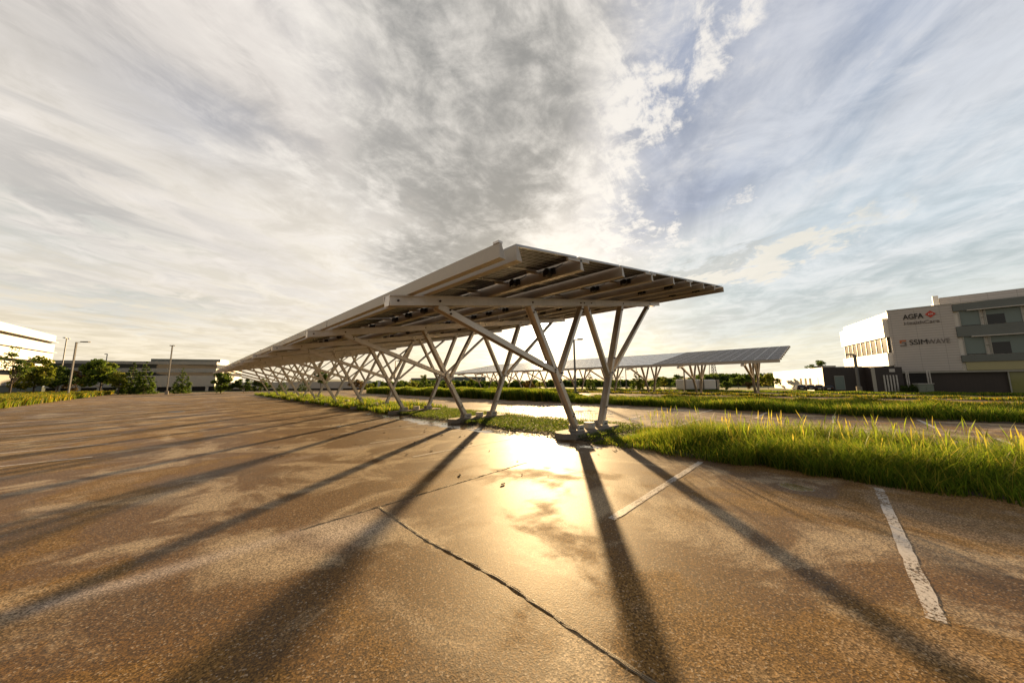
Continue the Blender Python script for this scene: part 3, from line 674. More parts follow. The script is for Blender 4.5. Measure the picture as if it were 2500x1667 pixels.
tree_px('leafy', 1656, 911, 34, 58, TM, 'green tree directly left of the white tank trailers', seed=26, n=2200, group=gr, trunkf=0.15)
tree_px('leafy', 1770, 926, 34, 52, TD, 'dark round bush right of the white tank trailers', seed=27, n=2400, group=gr, trunkf=0.0)
tree_px('leafy', 1800, 914, 50, 60, TM, 'broad light green tree behind the end of the far canopy', seed=28, n=3200, group=gr, trunkf=0.2)
tree_px('leafy', 1826, 930, 36, 56, TR, 'brownish low tree behind the end frame of the far canopy', seed=29, n=2000, group=gr, trunkf=0.1)
tree_px('leafy', 1872, 912, 60, 58, TY, 'broad yellow-green tree right of the far canopy end frame', seed=52, n=3400, group=gr, trunkf=0.2)
tree_px('leafy', 1905, 928, 44, 60, TD, 'dark spreading tree before the low woods', seed=53, n=2400, group=gr, trunkf=0.15)
tree_px('leafy', 1929, 911, 26, 90, TD, 'far round treetop left of the low white building', seed=54, n=1500, group=gr, trunkf=0.3)
tree_px('leafy', 1990, 874, 44, 62, TD, 'sparse dark treetop rising behind the low white building', seed=55, n=1900, bare=0.35, group=gr, trunkf=0.4)
# distant woods that read as one mass
def woods(name, spans, label, seed, matl):
    r = np.random.default_rng(seed); cs, rd = [], []
    for (x0, x1, yt, Y, n_) in spans:
        for k in range(n_):
            x = x0+(x1-x0)*r.random(); P_ = at(x, yt+r.uniform(-2, 5), Y+r.uniform(-6, 14)); rr = (P_.z+0.3)*0.30
            cs += [(P_.x, P_.y, P_.z-rr), (P_.x+r.uniform(-.8, .8)*rr, P_.y+r.uniform(-1, 1)*rr, P_.z*0.45), (P_.x+r.uniform(-1, 1)*rr, P_.y, max(0.3, P_.z*0.15))]; rd += [rr, rr*1.25, rr*1.25]
    cs, rd = np.array(cs), np.array(rd); V, F, a_ = leaf_cloud(r, cs, rd, len(cs)*150, 0.34, 0.9)
    np_mesh(name, V, F, matl, attr=a_, label=label, cat='woods', kind='stuff')
woods('far_woods', [(1700, 1960, 911, 90, 90), (1600, 1700, 921, 95, 34)], 'distant woods on the rise behind the far canopy end', 71, TD)
woods('far_woods', [(870, 1300, 929, 90, 130), (1300, 1700, 927, 100, 120)], 'low hazy line of distant trees along the horizon', 72, TM)
woods('far_woods', [(560, 900, 934, 100, 30), (-60, 60, 936, 60, 8)], 'dark distant trees behind the left buildings', 73, TD)
# low hills on the horizon
h = MB(); prev = None
for i in range(41):
    a = R(-35+i*2.2); rr = 420; z = 3.5+1.6*math.sin(i*0.7)+1.2*math.sin(i*0.29+1)
    cur = [(math.sin(a)*(rr-140), math.cos(a)*(rr-140), -1), (math.sin(a)*rr, math.cos(a)*rr, z), (math.sin(a)*(rr+160), math.cos(a)*(rr+160), -1)]
    if prev: h.face([prev[0], cur[0], cur[1], prev[1]]); h.face([prev[1], cur[1], cur[2], prev[2]])
    prev = cur
h.build('hills', simple('wooded_hill', (0.07, 0.08, 0.04), 0.95, 0, 0.4, 0.05), kind='structure', smooth=True)

# ---------------------------------------------------------------- lamp posts
def lamp_post(loc, H, arms, label, base_h=0.6, matl=M_pole, r=0.07, L=0.9, heading=0.0):
    root = empty('lamp_post', loc, heading, label=label, cat='lamp post', group='parking lot lamp posts')
    p_ = MB(); p_.bar((0, 0, base_h), (0, 0, H), (0, 1, 0), r*2, r*2); p_.build('pole', matl, root)
    q = MB(); q.tube((0, 0, -0.2), (0, 0, base_h), 0.24, 0.24, 14); q.build('concrete_base', M_conc, root)
    for a in arms:
        s_ = MB(); s_.bar((0, 0, H-0.08), (a*L*0.5, 0, H+0.02), (0, 1, 0), 0.06, 0.06); s_.build('arm', matl, root)
        t = MB(); t.box(min(a*L*0.40, a*L), -0.18, H-0.04, max(a*L*0.40, a*L), 0.18, H+0.10); t.build('lamp_head', matl, root, bevel=0.02)
def lamp_px(x, ytop, Y, arms, label, **k):
    t = at(x, ytop, Y); lamp_post((t.x, t.y, 0), t.z, arms, label, **k)
lamp_px(163, 826, 66, (-1, 1), 'far left lamp post with two opposed heads behind the dark tree', L=1.2, heading=-0.9)
lamp_px(187, 835, 45, (1,), 'near left lamp post with a single head before the dark tree', L=1.6, heading=0.1, r=0.075)
lamp_px(421, 844, 55, (0.3, -0.3), 'slim lamp post with a small round head left of the small conifer', L=1.1, r=0.07)
lamp_px(262, 864, 75, (-1,), 'lamp post whose arm shows beside the tallest broad tree', L=1.6, heading=-0.5)
lamp_px(1401, 829, 36, (1,), 'tall centre lamp post between the legs of the nearest frame', L=1.0, r=0.09, base_h=0.5)
lamp_px(966, 881, 48, (1,), 'small lamp post seen through the second and third frames', L=1.0, r=0.06)
lamp_px(1527, 896, 62, (1,), 'thin lamp post beside the tallest conifer', L=0.9, r=0.06)
lamp_px(1514, 920, 85, (-1, 1), 'tiny distant lamp post left of the tallest conifer', L=0.9, r=0.06)
lamp_px(2086, 866, 37, (-1,), 'lamp post with thick concrete base before the brick annex', L=1.0, r=0.10, base_h=0.75, heading=0.2)
lamp_px(1943, 910, 58, (-1,), 'short lamp post at the far left corner of the low white building', L=0.9, r=0.06)
lamp_px(1564, 801, 50, (-1,), 'high lamp head just right of the nearest frame, its post mostly behind a strut', L=0.8, r=0.05) if False else None

# lattice tower
tp = at(1738, 884, 120); root = empty('lattice_tower', (tp.x, tp.y, 0), label='thin distant lattice pylon above the woods', cat='pylon')
q = MB(); Ht = tp.z; w0, w1 = 1.1, 0.55
for k in range(4):
    a, c = (-1, -1) if k == 0 else (1, -1) if k == 1 else (1, 1) if k == 2 else (-1, 1); q.bar((a*w0, c*w0, 0), (a*w1, c*w1, Ht), (0, 1, 0.01), 0.16, 0.16)
q.build('mast', M_pole, root); q = MB()
for l in range(8):
    z0, z1 = Ht*l/8, Ht*(l+1)/8; wa, wb = w0+(w1-w0)*l/8, w0+(w1-w0)*(l+1)/8
    for s_ in (-1, 1): q.bar((-wa*s_, -wa, z0), (wb*s_, -wb, z1), (0, 1, 0.01), 0.09, 0.09)
    q.bar((-wb, -wb, z1), (wb, -wb, z1), (0, 1, 0.01), 0.10, 0.10)
q.build('bracing', M_pole, root)

# ---------------------------------------------------------------- buildings
def basis(A, B):
    d = (B-A); d.z = 0; L = d.length; a = math.atan2(d.y, d.x); return a, L
M_clad = None
def cladding(name, c1, c2, ph, pw, groove=0.03):
    m, q, b_ = mat(name); P = q.new('ShaderNodeTexCoord').outputs['Object']; x, y, z = q.xyz(P)
    def ln(c, p_, w): return q.m('GREATER_THAN', q.m('ABSOLUTE', q.sub(q.m('FRACT', q.m('DIVIDE', q.add(c, 100*p_), p_)), 0.5)), 0.5-w/p_/2)
    L = q.m('MAXIMUM', ln(z, ph, groove), ln(q.add(x, y), pw, groove*0.7)); n = q.noise(P, 1.2, 5, 0.6)
    q.put(b_.inputs['Base Color'], q.mix(q.mul(L, 0.75), q.mix(n, c1, c2), [v*0.35 for v in c1])); b_.inputs['Roughness'].default_value = 0.55
    return m
M_pan = cladding('ribbed_panel', (0.42, 0.385, 0.36), (0.50, 0.465, 0.43), 0.30, 1.9, 0.03)
M_span = simple('grey_spandrel', (0.12, 0.135, 0.13), 0.4, 0.2, 0.1, 0.8)
M_brick = cladding('dark_brick', (0.026, 0.020, 0.018), (0.055, 0.040, 0.036), 0.09, 0.26, 0.012)
M_brickl = cladding('light_block', (0.36, 0.33, 0.28), (0.44, 0.41, 0.35), 0.2, 0.4, 0.012)
M_mull = simple('mullion', (0.30, 0.30, 0.28), 0.4, 0.5)
def glass(name, tint=(0.02, 0.03, 0.03), rough=0.05):
    m, q, b_ = mat(name); P = q.new('ShaderNodeTexCoord').outputs['Object']
    b_.inputs['Base Color'].default_value = (*tint, 1); b_.inputs['Roughness'].default_value = rough; b_.inputs['Specular IOR Level'].default_value = 0.45
    bp = q.new('ShaderNodeBump'); bp.inputs['Strength'].default_value = 0.12; bp.inputs['Distance'].default_value = 0.05; q.put(bp.inputs['Height'], q.noise(P, 0.8, 2, 0.5)); q.l.new(bp.outputs[0], b_.inputs['Normal'])
    return m
M_glass = glass('tinted_glass', (0.008, 0.012, 0.02)); M_blind = glass('glass_over_blind', (0.14, 0.185, 0.18), 0.2); M_dark = simple('opening_shade', (0.012, 0.010, 0.009), 0.9)  # M_dark: near-black colour standing in for the shade inside openings
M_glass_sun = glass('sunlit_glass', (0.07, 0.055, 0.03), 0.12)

# office building on the right.  local x runs along the facade to the right, y into the building
C0 = at(2166, 762, 40.0); C0.z = 0; E0 = at(2500, 727, 33.2); E0.z = 0; S0 = at(2060, 808, 52.0); S0.z = 0
aF, LF = basis(C0, E0); LF += 16
off = empty('office_building', C0, aF, label='three-storey office at the right with lettered pale panel wall and ribbon windows', cat='building')
zt = zat(2166, 762, 40); zp = zat(2186, 907, 40)   # roof, bottom of the panel wall
Sl = Matrix.Rotation(-aF, 3, 'Z') @ (S0-C0); PW = LF*0.0+ (at(2353, 902, 36.0).xy-C0.xy).length
DP = 14.0
q = MB(); # volume behind
q.hull([(0.0, 0.02, zp-0.05), (LF, 0.02, zp-0.05), (LF, DP, zp-0.05), (Sl.x, Sl.y, zp-0.05), (0.0, 0.02, zt), (LF, 0.02, zt), (LF, DP, zt), (Sl.x, Sl.y, zt)], [(0, 3, 2, 1), (4, 5, 6, 7), (0, 1, 5, 4), (1, 2, 6, 5), (2, 3, 7, 6), (3, 0, 4, 7)])
q.build('core_wall', M_white, off)
q = MB(); q.box(0.1, 0.3, -0.3, LF, DP-1, zp-0.06); q.build('base_wall', M_brick, off)
q = MB(); q.box(-0.05, -0.16, zp, PW, 0.0, zt+0.12); q.build('panel_wall', M_pan, off)
q = MB(); q.box(0.0, -0.10, zp-0.22, LF, 0.25, zp-0.02); q.build('ledge', M_mull, off)
q = MB(); q.box(PW*0.0-0.1, -0.2, zt+0.125, LF, 0.2, zt+0.2); q.build('parapet_cap', M_mull, off)
# ribbon windows on the right part
HH = zt-zp
def zfr(f): return zp+HH*f
rows = [(0.225, 0.505), (0.645, 0.90)]
spans = [(0.0, 0.215-0.0), (0.505, 0.645), (0.90, 1.0)]
for i, (a_, b2) in enumerate([(0.125, 0.225), (0.505, 0.66), (0.90, 1.01)]):
    q = MB(); q.box(PW+0.02, -0.30, zfr(a_), LF, -0.02, zfr(b2)); q.build('spandrel', M_span, off)
    if i: q = MB(); q.box(PW+0.9, -0.62, zfr(a_)-0.11, LF, -0.302, zfr(a_)-0.02); q.build('sunshade', M_plate, off)
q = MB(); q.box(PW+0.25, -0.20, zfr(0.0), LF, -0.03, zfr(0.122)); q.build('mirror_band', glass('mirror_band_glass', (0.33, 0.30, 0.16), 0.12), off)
for (a_, b2) in [(0.228, 0.502), (0.662, 0.897)]:
    x = PW+0.35; k = 0
    while x < LF-1.5:
        w_ = 1.35 if k % 2 == 0 else 2.2
        f_ = MB(); z0, z1 = zfr(a_), zfr(b2)
        f_.box(x, -0.16, z0, x+0.07, -0.03, z1); f_.box(x+w_, -0.16, z0, x+w_+0.07, -0.03, z1); f_.box(x+w_+0.28, -0.16, z0, x+w_+0.34, -0.03, z1); f_.box(x+w_+0.072, -0.13, (z0+z1)/2-0.03, x+w_+0.278, -0.05, (z0+z1)/2+0.03)
        win = f_.build('window', M_mull, off)
        g_ = MB(); split = z0+(z1-z0)*(0.62 if k % 3 else 0.05)
        g_.box(x+0.072, -0.08, z0+0.03, x+w_*0.55 if k % 2 else x+w_-0.002, -0.05, split, 0); g_.box(x+0.072, -0.08, split+0.002, x+w_*0.55 if k % 2 else x+w_-0.002, -0.05, z1-0.02, 1)
        if k % 2: g_.box(x+w_*0.55+0.003, -0.08, z0+0.03, x+w_-0.002, -0.05, z1-0.02, 1)
        g_.build('pane', [M_glass, M_blind], win)
        x += w_+0.36; k += 1
# ground floor glazing at the far right
q = MB(); x0 = PW+ (LF-16-PW)*0.60
q.box(x0, 0.12, 0.0, LF, 0.28, zp-0.25); gw = q.build('lobby_glazing', glass('lobby_glass', (0.20, 0.20, 0.08), 0.08), off)
for k in range(9): q = MB(); q.box(x0+k*1.5, 0.04, 0.0, x0+k*1.5+0.09, 0.115, zp-0.26); q.build('mullion', M_mull, gw)
# sun-facing wing side: white bands with glazing between
d2 = Vector((Sl.x, Sl.y, 0)); Ls = d2.length; aS = math.atan2(Sl.y, Sl.x)
wing = Matrix.Rotation(aS, 4, 'Z')
def wbox(mb, x0, y0, z0, x1, y1, z1, mi=0): mb.box(x0, y0, z0, x1, y1, z1, mi, wing)
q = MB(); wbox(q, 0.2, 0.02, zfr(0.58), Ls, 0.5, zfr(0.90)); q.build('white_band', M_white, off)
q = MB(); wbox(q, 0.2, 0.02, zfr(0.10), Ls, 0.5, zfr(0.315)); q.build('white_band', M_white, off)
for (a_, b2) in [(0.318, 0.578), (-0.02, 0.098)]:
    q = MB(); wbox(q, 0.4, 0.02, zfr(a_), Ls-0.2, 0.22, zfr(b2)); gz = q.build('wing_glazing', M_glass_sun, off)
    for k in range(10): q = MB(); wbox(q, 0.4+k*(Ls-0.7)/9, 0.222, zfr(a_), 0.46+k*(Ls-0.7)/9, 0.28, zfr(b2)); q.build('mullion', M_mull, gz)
# roof plant
q = MB(); pe = at(2380, 724, 40)-C0; pl_ = Matrix.Rotation(-aF, 3, 'Z') @ pe
q.box(PW*0.95, 3.4, zt+0.02, LF, 9, zt+1.55); q.build('roof_penthouse', M_pan, off)
q = MB(); q.box(PW*0.95-0.5, 3.6, zt+0.02, PW*0.95-0.05, 4.0, zt+1.9); q.build('vent_stack', M_white, off)
# wall lettering
def text(body, x, z, size, matl, parent, name='sign_lettering', width=None, bold=0.0, y=-0.19, shear=0.0, space=1.0):
    cu = bpy.data.curves.new(name, 'FONT'); cu.body = body; cu.size = size; cu.extrude = 0.03; cu.offset = bold; cu.shear = shear; cu.space_character = space
    ob = bpy.data.objects.new(name, cu); COL.objects.link(ob); dg = bpy.context.evaluated_depsgraph_get(); me = bpy.data.meshes.new_from_object(ob.evaluated_get(dg)); bpy.data.objects.remove(ob)
    me.materials.clear(); me.materials.append(matl); o = bpy.data.objects.new(name, me); COL.objects.link(o); o.parent = parent
    o.rotation_euler = (R(90), 0, 0); o.location = (x, y, z)
    if width:
        xs = [v.co.x for v in me.vertices]; s_ = width/(max(xs)-min(xs)); o.scale = (s_, 1, 1)
    return o
M_blk = simple('sign_black', (0.012, 0.012, 0.012), 0.5); M_red = simple('sign_red', (0.50, 0.04, 0.02), 0.5); M_or = simple('sign_orange', (0.45, 0.13, 0.04), 0.5); M_grey = simple('sign_grey', (0.16, 0.14, 0.13), 0.5)
def fx(px, zr=6.6):   # facade-local x of a photo column
    lo_, hi_ = 0.0, LF
    for _ in range(40):
        md = (lo_+hi_)/2; Wp = C0+Vector((math.cos(aF), math.sin(aF), 0))*md; d = Wp-Vector((0, 0, CAM_H)); xx = d.x/ (d.y*math.cos(R(PITCH))+ zr*math.sin(R(PITCH)))*FPX+1250
        if xx < px: lo_ = md
        else: hi_ = md
    return lo_
a0, a1 = fx(2207), fx(2257); text('AGFA', a0, zfr(0.845), 0.86, M_blk, off, width=a1-a0, bold=0.012)
r0, r1 = fx(2261), fx(2288); q = MB(); cx, cz, hw, hz = (r0+r1)/2, zfr(0.895), (r1-r0)/2, 0.42
q.prism([Vector((-hw, 0, 0)), Vector((0, 0, -hz)), Vector((hw, 0, 0)), Vector((0, 0, hz))], (cx, -0.22, cz), (cx, -0.165, cz)); em = q.build('sign_emblem', M_red, off)
t_ = text('AGFA', r0+hw*0.55, cz-0.11, 0.3, M_white, off, width=hw*0.95, y=-0.235)
a0, a1 = fx(2206), fx(2292); text('HealthCare', a0, zfr(0.755), 0.55, M_grey, off, width=a1-a0)
a0, a1 = fx(2219, 4.4), fx(2262, 4.4); text('SSIM', a0, zfr(0.425), 0.86, M_blk, off, width=(a1-a0))
a0, a1 = fx(2263, 4.4), fx(2318, 4.4); text('WAVE', a0, zfr(0.425), 0.80, M_grey, off, width=a1-a0, y=-0.185)
a0, a1 = fx(2196, 4.4), fx(2212, 4.4); q = MB(); zc_ = zfr(0.46); w_ = a1-a0
q.box(a0, -0.21, zc_+0.20, a1, -0.165, zc_+0.36); q.box(a0, -0.21, zc_-0.02, a0+w_*0.3, -0.165, zc_+0.19); q.build('sign_emblem', M_or, off)
q = MB(); q.box(a0, -0.209, zc_-0.38, a1, -0.165, zc_-0.24); q.box(a1-w_*0.3, -0.209, zc_-0.23, a1, -0.165, zc_+0.0); q.box(a0+w_*0.32, -0.2, zc_-0.02, a1, -0.165, zc_+0.08); q.build('sign_emblem', M_grey, off)

# low annex left of the office
A1 = at(2007, 897, 41.5); A1.z = 0; A0 = at(1944, 905, 51); A0.z = 0; A2 = at(2182, 900, 39.0); A2.z = 0
ann = empty('annex_building', A1, 0, label='low annex with bright left end and dark brick front beside the office', cat='building')
h1 = zat(2007, 897, 41.5)
def loc_(P_): return Vector((P_.x-A1.x, P_.y-A1.y, 0))
v0_, v1_, v2_ = loc_(A0), Vector((0, 0, 0)), loc_(A2); bk = Vector((6, 12, 0))
def wall(a, b_, th, z0, z1, name, matl, parent=ann):
    q = MB(); d = (b_-a).normalized(); n = Vector((-d.y, d.x, 0)); 
    if n.y < 0: n = -n
    q.hull([a+Vector((0, 0, z0)), b_+Vector((0, 0, z0)), b_+n*th+Vector((0, 0, z0)), a+n*th+Vector((0, 0, z0)), a+Vector((0, 0, z1)), b_+Vector((0, 0, z1)), b_+n*th+Vector((0, 0, z1)), a+n*th+Vector((0, 0, z1))], [(0, 3, 2, 1), (4, 5, 6, 7), (0, 1, 5, 4), (1, 2, 6, 5), (2, 3, 7, 6), (3, 0, 4, 7)])
    return q.build(name, matl, parent)
q = MB(); q.hull([v0_, v1_, v2_, v2_+bk, v0_+bk]+[p_+Vector((0, 0, h1)) for p_ in (v0_, v1_, v2_, v2_+bk, v0_+bk)], [(0, 1, 6, 5), (1, 2, 7, 6), (2, 3, 8, 7), (3, 4, 9, 8), (4, 0, 5, 9), (5, 6, 7, 8, 9), (4, 3, 2, 1, 0)]); 
q.mi = [1, 0, 0, 0, 1, 1, 0]; q.build('wall', [M_brick, M_brickl], ann)
def on_seg(a, b_, t): return a.lerp(b_, t)
dF = (v2_-v1_).normalized(); nF = Vector((dF.y, -dF.x, 0)); dS = (v1_-v0_).normalized(); nS = Vector((dS.y, -dS.x, 0))
def facebox(parent, a, d, n, s0, s1, z0, z1, out_, name, matl):
    q = MB(); p_ = a+d*s0; r_ = a+d*s1
    q.hull([p_+Vector((0, 0, z0)), r_+Vector((0, 0, z0)), r_+n*out_+Vector((0, 0, z0)), p_+n*out_+Vector((0, 0, z0)), p_+Vector((0, 0, z1)), r_+Vector((0, 0, z1)), r_+n*out_+Vector((0, 0, z1)), p_+n*out_+Vector((0, 0, z1))], [(0, 3, 2, 1), (4, 5, 6, 7), (0, 1, 5, 4), (1, 2, 6, 5), (2, 3, 7, 6), (3, 0, 4, 7)])
    return q.build(name, matl, parent)
LFr = (v2_-v1_).length; LSd = (v1_-v0_).length
fr_ = facebox(ann, v1_, dF, nF, LFr*0.155, LFr*0.30, 0.25, 2.0, 0.05, 'window', M_mull); facebox(fr_, v1_, dF, nF, LFr*0.162, LFr*0.293, 0.32, 1.93, 0.07, 'pane', M_blind)
for s_ in (0.12, 0.32, 0.50): facebox(ann, v0_, dS, nS, LSd*s_, LSd*(s_+0.075), 0.1, 1.75, 0.03, 'slot_window', M_dark)
facebox(ann, v0_, dS, nS, LSd*0.62, LSd*0.82, 0.0, 1.8, 0.025, 'door', M_brickl)
facebox(ann, v1_, dF, nF, -0.05, LFr*0.57, h1+0.01, h1+0.08, 0.06, 'parapet_cap', M_plate)
q = MB(); q.box(1.2, 1.2, h1+0.01, 3.0, 2.2, h1+0.28); q.build('roof_hatch', M_pole, ann)
# entrance block with bright jamb
eb = empty('entrance_block', A1+dF*(LFr*0.60), 0, label='projecting dark brick loading bay between annex and office', cat='building')
z3 = zat(2110, 897, 39.0)
q = MB(); a_, b_ = Vector((0, 0, 0)), dF*(LFr*0.40); o1 = nF*1.3; o2 = -nF*2
q.hull([a_+o1, b_+o1, b_+o2, a_+o2]+[p_+Vector((0, 0, z3)) for p_ in (a_+o1, b_+o1, b_+o2, a_+o2)], [(0, 3, 2, 1), (4, 5, 6, 7), (0, 1, 5, 4), (1, 2, 6, 5), (2, 3, 7, 6), (3, 0, 4, 7)]); q.build('wall', M_brick, eb)
facebox(eb, a_+o1, dF, nF, -0.04, 0.28, 0, z3+0.02, 0.06, 'jamb', M_brickl)
facebox(eb, a_+o1, dF, nF, 1.55, 2.05, z3*0.80, z3*0.93, 0.05, 'wall_plate', M_plate)
for k in range(5): facebox(eb, a_+o1, dF, nF, 0.95+0.27*k, 1.07+0.27*k, 0.0, 2.0, 0.10, 'pipe', M_plate)
facebox(eb, a_+o1, dF, nF, 3.1, 4.6, 0.9, 2.1, 0.04, 'bay_shade', M_dark)  # dark plate on the wall, painted as the shade of a bay
for k in (2.9, 3.05, 4.65, 4.85): facebox(eb, a_+o1, dF, nF, k, k+0.07, 0.4, 2.45, 0.12, 'pipe', M_plate)
cb = empty('utility_cabinet', A1+dF*(LFr*0.60+3.85)+nF*2.0, math.atan2(dF.y, dF.x), label='grey-green utility cabinet standing in front of the loading bay', cat='cabinet')
M_cab = simple('cabinet_paint', (0.18, 0.20, 0.16), 0.5)
q = MB(); q.box(-0.62, -0.35, 0.05, 0.62, 0.35, 0.95); q.build('body', M_cab, cb, bevel=0.02); q = MB(); q.box(-0.68, -0.4, 0.955, 0.68, 0.4, 1.02); q.build('lid', M_plate, cb); q = MB(); q.box(-0.55, -0.372, 0.15, -0.02, -0.352, 0.88); q.build('door', M_cab, cb); q = MB(); q.box(0.02, -0.372, 0.15, 0.55, -0.352, 0.88); q.build('door', M_cab, cb)
for i, (s_, lb) in enumerate([(2.2, 'low dark bush left of the utility cabinet'), (2.9, 'dark bush touching the utility cabinet')]):
    P_ = A1+dF*(LFr*0.60+s_)+nF*2.2; tree('leafy', P_, 0.95, 1.1, TD, lb, n=900, seed=90+i, cat='bush', name='shrub', trunkf=0.0)

# parked cars by the annex
M_tail = simple('tail_lamp', (0.10, 0.008, 0.006), 0.2)
def make_car(loc, rz, label, body_m, sc_=0.78):
    root = empty('parked_car', loc, rz, label=label, cat='car', group='dark cars parked by the low annex'); root.scale = (sc_,)*3
    # side profile extruded with tumblehome. x = length, y = width
    prof = [(-2.15, 0.35), (-2.2, 0.75), (-2.05, 1.0), (-1.75, 1.42), (-1.2, 1.55), (0.2, 1.52), (0.95, 1.05), (1.95, 0.88), (2.15, 0.6), (2.12, 0.32)]
    q = MB(); n = len(prof); ring = []
    for yy in (-0.88, -0.80, 0.80, 0.88):
        ins = []
        for (x, z) in prof:
            t = max(0, z-0.95)/0.6; y_ = yy*(1-0.30*t)*(1.0 if abs(yy) > .85 else 1.0); z_ = z+(0.05 if abs(yy) < 0.85 and z > 1.2 else 0); ins.append((x, y_, z_))
        ring.append(ins)
    vs = [p_ for r_ in ring for p_ in r_]; fs = []
    for k in range(3):
        for i in range(n): fs.append((k*n+i, k*n+(i+1) % n, (k+1)*n+(i+1) % n, (k+1)*n+i))
    fs += [tuple(range(n)), tuple(range(4*n-1, 3*n-1, -1))]
    q.hull(vs, fs); q.build('body', body_m, root, smooth=False)
    q = MB(); q.face([(-1.80, -0.62, 1.40), (-1.80, 0.62, 1.40), (-2.07, 0.70, 1.03), (-2.07, -0.70, 1.03)]); q.v = [(x-0.02, y, z+0.01) for x, y, z in q.v]; q.build('rear_window', M_glass, root)
    for s_ in (-1, 1):
        q = MB(); q.face([(-1.6, 0.855*s_, 1.05), (0.75, 0.865*s_, 1.05), (0.15, 0.775*s_, 1.45), (-1.3, 0.765*s_, 1.46)]); q.build('side_window', M_glass, root)
        q = MB(); q.box(-2.215, 0.55*s_-0.14, 0.72, -2.13, 0.55*s_+0.14, 0.92); q.build('tail_light', M_tail, root)
        for x in (-1.35, 1.35):
            q = MB(); q.tube((x, s_*0.72, 0.33), (x, s_*0.92, 0.33), 0.34, 0.34, 18); w = q.build('wheel', M_black, root); q = MB(); q.tube((x, s_*0.921, 0.33), (x, s_*0.935, 0.33), 0.21, 0.19, 14); q.build('rim', M_steel, w)
    q = MB(); q.box(-2.24, -0.26, 0.62, -2.215, 0.26, 0.78); q.build('licence_plate', M_white, root)
    return root
M_car = simple('car_paint_black', (0.012, 0.012, 0.014), 0.2, 0.0, 0.05); M_car2 = simple('car_paint_grey', (0.03, 0.03, 0.034), 0.22, 0.2, 0.05)
cars = [(1957, 'leftmost black car by the annex, beyond the slot windows', M_car), (1979, 'dark grey car second from left by the annex with visible plate', M_car2), (2000, 'black car by the corner of the annex', M_car), (2023, 'dark grey car in front of the brick wall, nearest the annex window', M_car2)]
for i, (x, lb, m_) in enumerate(cars):
    P_ = at(x, 940, 45.5-1.2*i); make_car((P_.x, P_.y, 0), math.pi/2-math.atan2(P_.x, P_.y), lb, m_, 0.56)

# white tank trailers with ladders
def trailer(x0, x1, yt, Y, label):
    A_, B_ = at(x0, 940, Y), at(x1, 940, Y+0.5); a, L = basis(A_, B_); zt_ = zat(x0, yt, Y)
    root = empty('tank_trailer', (A_.x, A_.y, 0), a, label=label, cat='trailer', group='white tank trailers behind the far canopy')
    q = MB(); q.box(0.05, 0, 0.30, L*0.80, 2.2, zt_); q.build('tank', M_white, root, bevel=0.12)
    q = MB(); q.box(0.10, 0.1, 0.16, L*0.79, 2.1, 0.29); q.build('chassis', M_black, root)
    q = MB(); q.box(L*0.82, 0.08, 0.2, L*0.995, 2.1, zt_-0.05); q.build('dark_gap_backing', M_black, root)  # black box added behind the ladder to read as a dark gap
    q = MB()
    for s_ in (0.89, 1.0): q.box(L*s_-0.03, 0.0, 0.3, L*s_+0.03, 0.06, zt_)
    for k in range(9): q.box(L*0.90+0.01, 0.01, 0.35+k*(zt_-0.4)/9, L*0.985, 0.05, 0.40+k*(zt_-0.4)/9)
    q.build('ladder', M_steel, root)
    for xx in (0.5, L*0.7):
        for yy in (0.15, 1.7): q = MB(); q.tube((xx, yy, 0.08), (xx, yy+0.25, 0.08), 0.26, 0.26, 14); q.build('wheel', M_black, root)
trailer(1674, 1716, 926, 47, 'left white tank trailer with ladder, behind the far canopy')
trailer(1719, 1756, 926.5, 46.5, 'right white tank trailer with ladder, behind the far canopy')
for x, yt, Y, lb in [(1669, 900, 46, 'tall plain pole at the left end of the tank trailers'), (1716, 922, 45, 'brown post standing between the two tank trailers')]:
    t = at(x, yt, Y); q = MB(); q.tube((0, 0, 0), (0, 0, t.z), 0.10, 0.09, 10); q.tube((0, 0, t.z), (0, 0, t.z+0.05), 0.13, 0.13, 10); o = q.build('utility_pole', M_pole, label=lb, cat='pole'); o.location = (t.x, t.y, 0)
# low rail left of the trailers
A_, B_ = at(1622, 955, 44), at(1670, 955, 44); q = MB()
q.bar((A_.x, A_.y, 0.42), (B_.x, B_.y, 0.42), (0, 0, 1), 0.06, 0.06)
for k in range(5): P_ = A_.lerp(B_, k/4); q.box(P_.x-0.03, P_.y-0.03, 0, P_.x+0.03, P_.y+0.03, 0.40)
q.build('guard_rail', M_poleb, label='low pale guard rail left of the tank trailers', cat='guard rail')

# bright office at the left edge: stacked white bands
L0 = at(130, 822, 62); L0.z = 0; L1 = at(0, 790, 48.4); L1.z = 0; aL, LL = basis(L0, L1); LL += 14
lb_ = empty('office_building', L0, aL, label='sunlit white banded office cut by the left edge of the photo', cat='building')
zt_ = zat(130, 822, 62)
def lev(py): return zat(0, py, 48.4)
q = MB(); q.box(0.15, -14, 0, LL, -0.25, zt_-0.15) if True else None; q.build('core_wall', M_span, lb_)
bands = [(787, 808), (813, 868-24), (845, 868), (874, 898)]
for (y0_, y1_) in [(787, 806), (815, 838), (843, 868), (878, 899)]:
    q = MB(); q.box(0, -0.2, lev(y1_), LL, 0.35, lev(y0_)); q.build('white_band', M_white, lb_)
    q = MB(); q.box(0, 0.0, lev(y1_)-0.16, LL, 0.75, lev(y1_)-0.04); q.build('sunshade', M_plate, lb_)
for (y0_, y1_) in [(809, 814), (841, 842.5), (871, 877), (902, 912)]:
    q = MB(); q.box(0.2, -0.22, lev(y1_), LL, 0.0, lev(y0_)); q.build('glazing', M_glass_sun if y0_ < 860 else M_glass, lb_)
q = MB(); q.box(-0.2, -0.18, lev(941), LL, 0.05, lev(914)); q.build('grey_wall', simple('grey_render', (0.24, 0.23, 0.22), 0.7), lb_)
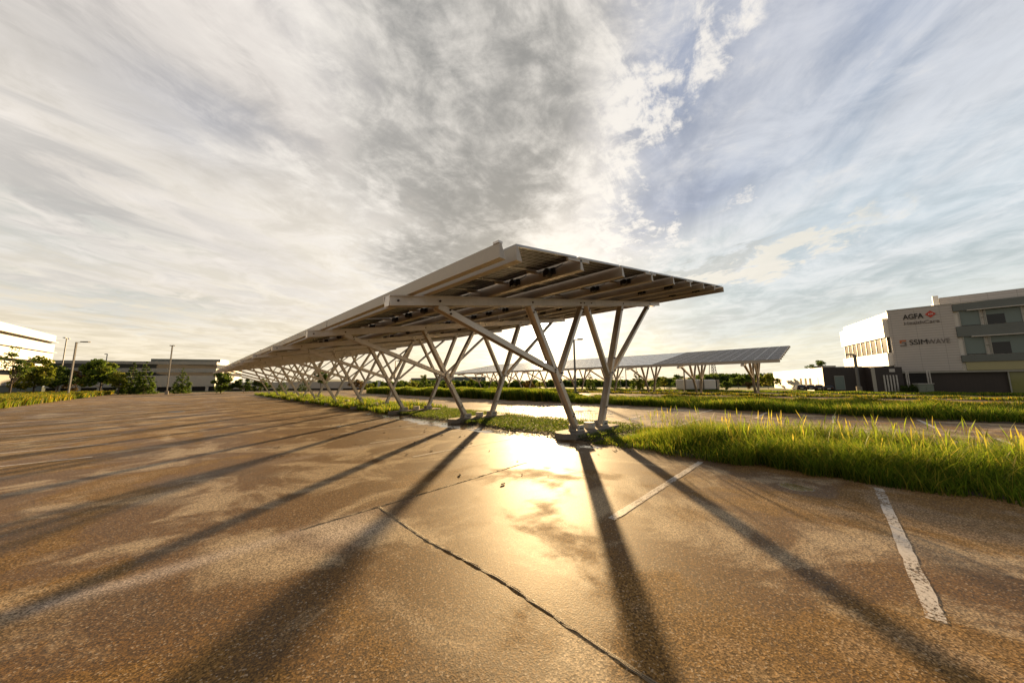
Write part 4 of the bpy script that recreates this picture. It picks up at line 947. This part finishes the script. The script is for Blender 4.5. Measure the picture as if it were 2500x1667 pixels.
# long grey parking structure
M_lg = simple('pale_grey_cladding', (0.31, 0.30, 0.28), 0.6, 0, 0.08, 0.5); M_wingw = simple('offwhite_metal', (0.40, 0.375, 0.34), 0.55, 0, 0.06, 0.4)
def block(x0, Y0, x1, Y1, name, label, bandspec, depth=16, cat='building', top=None):
    A_, B_ = at(x0, 940, Y0), at(x1, 940, Y1); A_.z = B_.z = 0; a, L = basis(A_, B_); root = empty(name, A_, a, label=label, cat=cat)
    for i, (nm, z0, z1, m_, out_) in enumerate(bandspec): q = MB(); q.box(0, -out_, z0, L, depth, z1); q.build(nm, m_, root)
    return root, L
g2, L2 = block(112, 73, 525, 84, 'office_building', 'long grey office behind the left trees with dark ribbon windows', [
    ('roof_band', 6.75, 7.45, M_lg, 0.25), ('ribbon_window', 5.75, 6.745, M_glass, 0.0), ('facade_band', 4.75, 5.745, M_lg, 0.25), ('ribbon_window', 3.95, 4.745, M_glass, 0.0), ('facade_band', 1.15, 3.945, M_wingw, 0.3), ('ground_floor_shade', -0.2, 1.145, M_dark, 0.0)])  # lowest box is solid, its black painted as shade under the building
q = MB(); q.box(L2*0.50, 4, 7.46, L2*0.97, 9, 8.35); q.build('roof_plant', M_span, g2)
for k in range(9): q = MB(); q.box(L2*(0.06+0.11*k), -0.22, 0, L2*(0.06+0.11*k)+0.6, 0.3, 1.14); q.build('column', M_wingw, g2)
g3, L3 = block(528, 84, 868, 80, 'warehouse', 'low off-white wall building seen beneath the far end of the near canopy', [('wall', 0.42, 2.1, M_wingw, 0.2), ('ground_floor_shade', -0.2, 0.415, M_dark, 0.0)], 12)  # solid black base box painted as the shade below the wall
for k in range(7): q = MB(); q.box(L3*(0.06+0.14*k), -0.18, 0, L3*(0.06+0.14*k)+0.6, 0.3, 0.41); q.build('column', M_wingw, g3)
block(1003, 130, 1095, 130, 'warehouse', 'far flat-roofed grey building above the bushes, left of two', [('wall', 0, 3.35, M_span, 0.0), ('parapet_cap', 3.36, 3.5, M_lg, 0.15)], 20)
block(1110, 120, 1186, 124, 'warehouse', 'far flat-roofed grey building right of the thin young tree', [('wall', 0, 3.55, M_span, 0.0), ('parapet_cap', 3.56, 3.7, M_lg, 0.15)], 20)
q = MB()
# manhole left of centre
mh = uv(-8.45, 22.5); q = MB(); q.tube((mh.x, mh.y, 0.001), (mh.x, mh.y, 0.02), 0.36, 0.34, 20); q.build('manhole_cover', M_pole, label='dark round manhole cover on the far left lot', cat='manhole cover')
# small debris on the asphalt by the footing
r_ = random.Random(5)
deb = MB()
for k in range(150):
    u, v = r_.uniform(-1.3, -0.4) if k % 3 else r_.uniform(-5, -1), r_.uniform(-2.5, 9); s_ = r_.uniform(0.01, 0.04); a = r_.uniform(0, 6.28); M_ = Matrix.Translation((u, v, 0.006)) @ Matrix.Rotation(a, 4, 'Z'); deb.box(-s_, -s_*0.3, 0, s_, s_*0.3, s_*0.35, 0, M_)
rowobj(deb, 'leaf_litter', M_dirt, label='scattered twigs and leaf bits along the near edge of the bed', cat='litter', kind='stuff')
